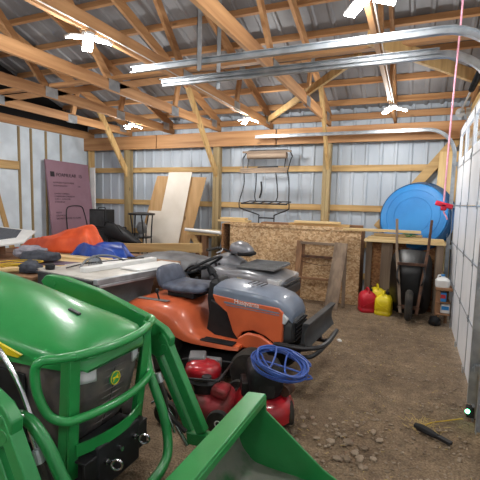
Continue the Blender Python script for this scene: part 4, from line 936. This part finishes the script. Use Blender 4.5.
# ------------------------------------------------------------------ gas cans
def gas_can(loc, rz, m, lab, s=1.0):
    t = thing('gas_can', lab, 'gas can', loc, rz)
    b = B(); loft(b, [[V((s*hx*math.copysign(abs(math.cos(q))**.5, math.cos(q)), s*hy*math.copysign(abs(math.sin(q))**.5, math.sin(q)), s*z)) for q in [2*PI*(k+.5)/36 for k in range(36)]] for z, hx, hy in ((.0, .115, .13), (.012, .125, .14), (.05, .126, .141), (.06, .12, .135), (.075, .12, .135), (.085, .126, .141), (.21, .124, .138), (.25, .115, .13), (.29, .085, .10), (.31, .05, .06), (.315, .045, .05))])
    bd = obj('can_body', b, m, t, angle=.9)
    b = B()
    for sgn in (-1, 1): bar(b, (-.09*s, -.139*s, .10*s), (.09*s, -.139*s, .20*s), .008, .016, (0, 1, 0)) if sgn > 0 else bar(b, (-.09*s, -.139*s, .20*s), (.09*s, -.139*s, .10*s), .008, .016, (0, 1, 0))
    obj('side_rib', b, m, bd)
    b = B(); tube(b, spl([(0, -.09*s, .285*s), (0, -.07*s, .345*s), (0, .05*s, .35*s), (0, .1*s, .28*s)], 5), .013*s, 10); obj('handle', b, m, t)
    b = B(); lathe(b, [(0, .30), (.028, .30), (.028, .335), (.02, .34), (0, .34)], (.045*s, 0, 0)); cyl(b, (.045*s, 0, .33*s), (.05*s, 0, .40*s), .008, 8); obj('spout_cap', b, 'black', t)
    return t
gas_can((-.575, 6.24, 0), .35, 'redcan', 'red plastic gas can in front of the OSB bench', .98)
gas_can((-.335, 6.17, 0), -.1, 'yelcan', 'front yellow plastic gas can beside the red one', .95)
gas_can((-.455, 6.44, 0), .2, 'yelcan', 'yellow gas can mostly hidden behind the red and front yellow cans', 1.06)

# ------------------------------------------------------------------ wheelbarrow stood on its nose
WB = thing('wheelbarrow', 'black wheelbarrow stood upright with handles above the table', 'wheelbarrow', (.0, 6.17, 0))
b = B(); loft(b, [[V((hx*math.copysign(abs(math.cos(q))**.45, math.cos(q)), y, cz+hz*math.copysign(abs(math.sin(q))**.45, math.sin(q)))) for q in [2*PI*(k+.5)/36 for k in range(36)]] for y, hx, hz, cz in ((.14, .27, .46, .49), (.12, .28, .47, .49), (.05, .25, .42, .48), (-.05, .20, .33, .46), (-.10, .17, .26, .46), (-.115, .10, .18, .46))]); obj('tray', b, 'blacktray', WB, angle=.8)
for s in (-1, 1):
    b = B(); bar(b, (s*.10, -.30, .12), (s*.20, -.03, .95), .035, .04, (1, 0, 0)); bar(b, (s*.20, -.03, .93), (s*.225, .0, 1.40), .035, .035, (1, 0, 0)); obj('handle', b, 'grey_z' if s < 0 else 'rust', WB, .006)
    b = B(); tube(b, spl([(s*.16, -.10, .75), (s*.17, -.34, .66), (s*.15, -.36, .56), (s*.14, -.12, .5)], 5), .012, 8); obj('leg', b, 'blackmetal', WB)
b = B(); lathe(b, [(.12, -.04), (.17, -.05), (.205, -.03), (.215, 0), (.205, .03), (.17, .05), (.12, .04)], (0, -.30, .24), 'x', 30, ring=True); wh = obj('wheel', b, 'rubber', WB)
b = B(); lathe(b, [(0, -.045), (.03, -.045), (.05, -.01), (.125, -.02), (.125, .02), (.05, .01), (.03, .045), (0, .045)], (0, -.30, .24), 'x', 20); cyl(b, (-.13, -.30, .23), (.13, -.30, .23), .008, 8); obj('hub', b, 'rust', wh)
for c_, s_ in (((0, -.13, .16), (.3, .03, .03)), ((0, -.11, .78), (.36, .03, .04))): b = B(); box(b, c_, s_); obj('brace', b, 'rust', WB, .003)

# blue pool
PL = thing('kiddie_pool', 'round blue plastic pool standing on edge at right', 'pool', (.01, 6.84, 1.41), 0)
rt = Euler((math.radians(-81), 0, math.radians(8))).to_matrix()
rt = Euler((math.radians(76), 0, math.radians(-20))).to_matrix()
b = B(); lathe(b, [(0, .13), (.35, .135), (.46, .13), (.50, .115), (.525, .0), (.555, -.02), (.56, -.04), (.545, -.05), (.515, -.03), (.485, .10), (.45, .12), (0, .12)], rot=rt, n=56); obj('pool_body', b, 'blue', PL, angle=.6)
b = B(); lathe(b, [(.512, .10), (.52, .10), (.562, -.005), (.575, -.03), (.56, -.06), (.530, -.04), (.53, .0)], rot=rt, n=56, ring=True); o = obj('rim', b, 'bluerim', PL); o['label'] = 'darker blue rim'
b = B()
for k in range(2): tube(b, [rt @ V((r_*math.cos(a), r_*math.sin(a), .134)) for r_ in ((.28, .40)[k],) for a in [2*PI*q/48 for q in range(48)]], .006, 6, closed=True)
obj('moulded_ring', b, 'blue', PL)
CR = thing('wooden_crate', 'wooden crate behind the open table, under the blue pool', 'crate', (.0, 6.84, 0))
b = B(); box(b, (0, 0, .43), (.7, .36, .86)); obj('crate_body', b, 'old_x', CR, .005)
b = B()
for z in (.2, .5, .78): box(b, (0, -.185, z), (.7, .012, .1))
obj('slat', b, 'grey_x', CR)
# the green straps under it
b = B(); blob(b, (-.05, 6.52, 1.15), (.13, .09, .03), 4, .25, 3, 3); o = obj('green_rope', b, 'greenarm', angle=2); tag(o, 'small bundle of green rope on boards before the pool', 'rope')

# stand with jug by the door
ST = thing('wooden_stand', 'small weathered wooden stand beside the overhead door', 'stand', (.42, 6.0, 0))
b = B(); box(b, (-.065, -.05, .24), (.06, .05, .48)); obj('leg', b, 'old_z', ST, .003)
b = B(); box(b, (.05, .10, .24), (.04, .05, .48)); obj('leg', b, 'old_z', ST, .003)
b = B(); box(b, (.0, .02, .50), (.2, .26, .035)); obj('shelf_board', b, 'old_x', ST, .003)
b = B(); box(b, (.0, .02, .16), (.17, .24, .02)); obj('shelf_board', b, 'old_x', ST, .003)
b = B(); box(b, (.0, .02, .32), (.17, .24, .015)); obj('shelf_board', b, 'old_x', ST, .003)
JG = thing('white_jug', 'white plastic jug on top of the wooden stand', 'jug', (.40, 6.0, .5175))
b = B(); loft(b, [[V((hx*math.copysign(abs(math.cos(q))**.6, math.cos(q)), hx*.9*math.copysign(abs(math.sin(q))**.6, math.sin(q)), z)) for q in [2*PI*(k+.5)/24 for k in range(24)]] for z, hx in ((0, .085), (.02, .09), (.09, .09), (.12, .06), (.13, .025), (.145, .022))]); obj('jug_body', b, 'white', JG)
b = B(); tube(b, spl([(-.06, 0, .10), (-.05, 0, .15), (.0, 0, .15), (.03, 0, .12)], 4), .01, 8); obj('handle', b, 'white', JG)
b = B(); lathe(b, [(0, .0), (.026, 0), (.026, .022), (0, .024)], (0, 0, .145)); obj('cap', b, 'blue', JG)
for dx, dy, z, m, lab, cc in ((-.02, -.02, .3275, 'blue', 'blue box on the upper shelf of the wooden stand', 'box'), (.03, .0, .17, 'white', 'white box on the lower shelf of the wooden stand', 'box')):
    t = thing('product_box', lab, cc, (.42+dx, 6.0+dy, z)); b = B(); box(b, (0, 0, .06), (.11, .1, .12)); obj('carton', b, m, t, .004); b = B(); box(b, (-.0, -.051, .07), (.09, .003, .05)); obj('carton_label', b, 'red' if m == 'blue' else 'blue', t)
b = B(); blob(b, (.33, 5.92, .05), (.07, .08, .08), 6, .2, 3, 3); o = obj('black_bucket_lid', b, 'black', angle=2); tag(o, 'small black bundle on floor under the wooden stand', 'bundle')
for i, (x, m, lab) in enumerate(((.30, 'rust', 'thin rusty rod leftmost of those leaning in the corner'), (.36, 'blackmetal', 'thin black rod in the middle of the corner rods'), (.42, 'grey_z', 'grey wooden stake rightmost of the corner rods'))):
    b = B(); cyl(b, (x+.17, 6.6, 0), (x+.16, 6.83, 1.7-.15*i), .009+.004*(i == 2), 8); o = obj('leaning_rod', b, m); tag(o, lab, 'rod')

# ------------------------------------------------------------------ floor bits
DS = thing('door_sensor', 'door safety sensor with glowing green light near jamb', 'sensor', (.47, 3.36, .03))
b = B(); box(b, (0, 0, .04), (.05, .06, .08)); obj('sensor_case', b, 'black', DS, .006)
b = B(); lathe(b, [(0, 0), (.016, 0), (.014, .008), (0, .012)], (-.02, -.03, .05), rot=Euler((PI/2, 0, 0)).to_matrix()); obj('green_light', b, 'ledgreen', DS)
b = B(); box(b, (.02, .0, .03), (.012, .03, .12)); obj('mounting_bracket', b, 'galv', DS)
b = B(); tube(b, spl([(.13, 3.05, .012), (.2, 3.16, .014), (.32, 3.25, .016), (.42, 3.30, .03)], 6), .0045, 6); o = obj('yellow_string', b, 'cord_y'); tag(o, 'thin yellow string running along floor to the sensor', 'string')
b = B(); rnd = random.Random(2)
for k in range(70):
    x, y = .14+rnd.gauss(0, .05), 3.1+rnd.gauss(0, .05); a = rnd.uniform(0, PI); bar(b, (x, y, .006+rnd.random()*.012), (x+.05*math.cos(a), y+.05*math.sin(a), .006+rnd.random()*.02), .003, .002)
o = obj('straw', b, 'straw'); tag(o, 'tuft of dry straw at the end of the yellow string', 'straw', kind='stuff')
t = thing('hand_tool', 'black-handled tool lying on the gravel near the door', 'tool', (.18, 3.0, .026), -.55)
b = B(); tube(b, [V((-.10, 0, 0)), V((-.04, 0, .004)), V((.02, 0, 0)), V((.07, 0, 0))], [.02, .028, .024, .018], 10); obj('handle', b, 'black', t)
b = B(); bar(b, (.07, 0, 0), (.16, .0, -.004), .035, .02); lathe(b, [(0, -.006), (.014, -.006), (.014, .006), (0, .006)], (.15, 0, -.004)); obj('tool_head', b, 'blackmetal', t)
rnd = random.Random(11)
b = B()
def stone(b, x, y, r):
    q = bmesh.ops.create_icosphere(b, subdivisions=1, radius=r); sx, sy, sz = rnd.uniform(.7, 1.3), rnd.uniform(.7, 1.3), rnd.uniform(.35, .7); a = rnd.uniform(0, PI)
    for v in q['verts']:
        c = v.co; X, Y = c.x*sx*rnd.uniform(.85, 1.15), c.y*sy; v.co = V((x+X*math.cos(a)-Y*math.sin(a), y+X*math.sin(a)+Y*math.cos(a), c.z*sz+r*.05))
for k in range(3600):
    y = 1.6+5.0*rnd.random()**1.4; x = rnd.uniform(-1.6, .5); (x < -1.0 and y < 3.9) or (-1.9 < x < -.5 and 2.3 < y < 3.9) or stone(b, x, y, rnd.choice((.005, .006, .008, .010, .013))*(1 if y < 3.2 else .9))
for k in range(40): stone(b, rnd.uniform(-.75, -.1), rnd.uniform(2.35, 2.95), rnd.uniform(.018, .034))
bs_ = B()
for k in range(260):
    x, y = rnd.uniform(-1.0, .45), rnd.uniform(2.2, 5.8); a = rnd.uniform(0, PI); l = rnd.uniform(.01, .03); bar(bs_, (x, y, .004), (x+l*math.cos(a), y+l*math.sin(a), .006), .003, .002)
o = obj('straw', bs_, 'straw'); tag(o, 'bits of straw strewn over the whole dirt floor', 'straw', kind='stuff')
o = obj('gravel', b, 'stone', angle=.3); tag(o, 'loose pebbles scattered over the dirt floor', 'gravel', kind='stuff')
for x, y, r, lab in ((-.72, 4.7, .035, 'pale stone on the floor before the plow blade'), (.26, 3.1, .02, 'small pale stone near the black-handled tool')):
    b = B(); stone(b, x, y, r); bmesh.ops.subdivide_edges(b, edges=b.edges[:], cuts=1, smooth=.6); o = obj('stone', b, 'white' if r > .03 else 'stone', angle=.8); tag(o, lab, 'stone')
# ------------------------------------------------------------------ camera, world
cam = bpy.data.cameras.new('camera'); co = bpy.data.objects.new('camera', cam); C.objects.link(co)
fpx, yaw, pitch, roll = 404.68, .405, .0966, .0243
f = V((-math.sin(yaw)*math.cos(pitch), math.cos(yaw)*math.cos(pitch), -math.sin(pitch))); r = V((math.cos(yaw), math.sin(yaw), 0)); u = r.cross(f)
r2 = r*math.cos(roll)+u*math.sin(roll); u2 = -r*math.sin(roll)+u*math.cos(roll)
co.matrix_world = Matrix(((r2.x, u2.x, -f.x, 0), (r2.y, u2.y, -f.y, 0), (r2.z, u2.z, -f.z, 1.6), (0, 0, 0, 1)))
cam.sensor_width = 36; cam.lens = fpx/480*36; cam.clip_start = .05
bpy.context.scene.camera = co
w = bpy.data.worlds.new('world'); bpy.context.scene.world = w; w.use_nodes = True
bg = w.node_tree.nodes['Background']; bg.inputs[0].default_value = (.82, .9, 1., 1); bg.inputs[1].default_value = 3.0
vs = bpy.context.scene.view_settings; vs.view_transform = 'Standard'; vs.look = 'None'; vs.gamma = 1; vs.exposure = .26; vs.use_curve_mapping = False
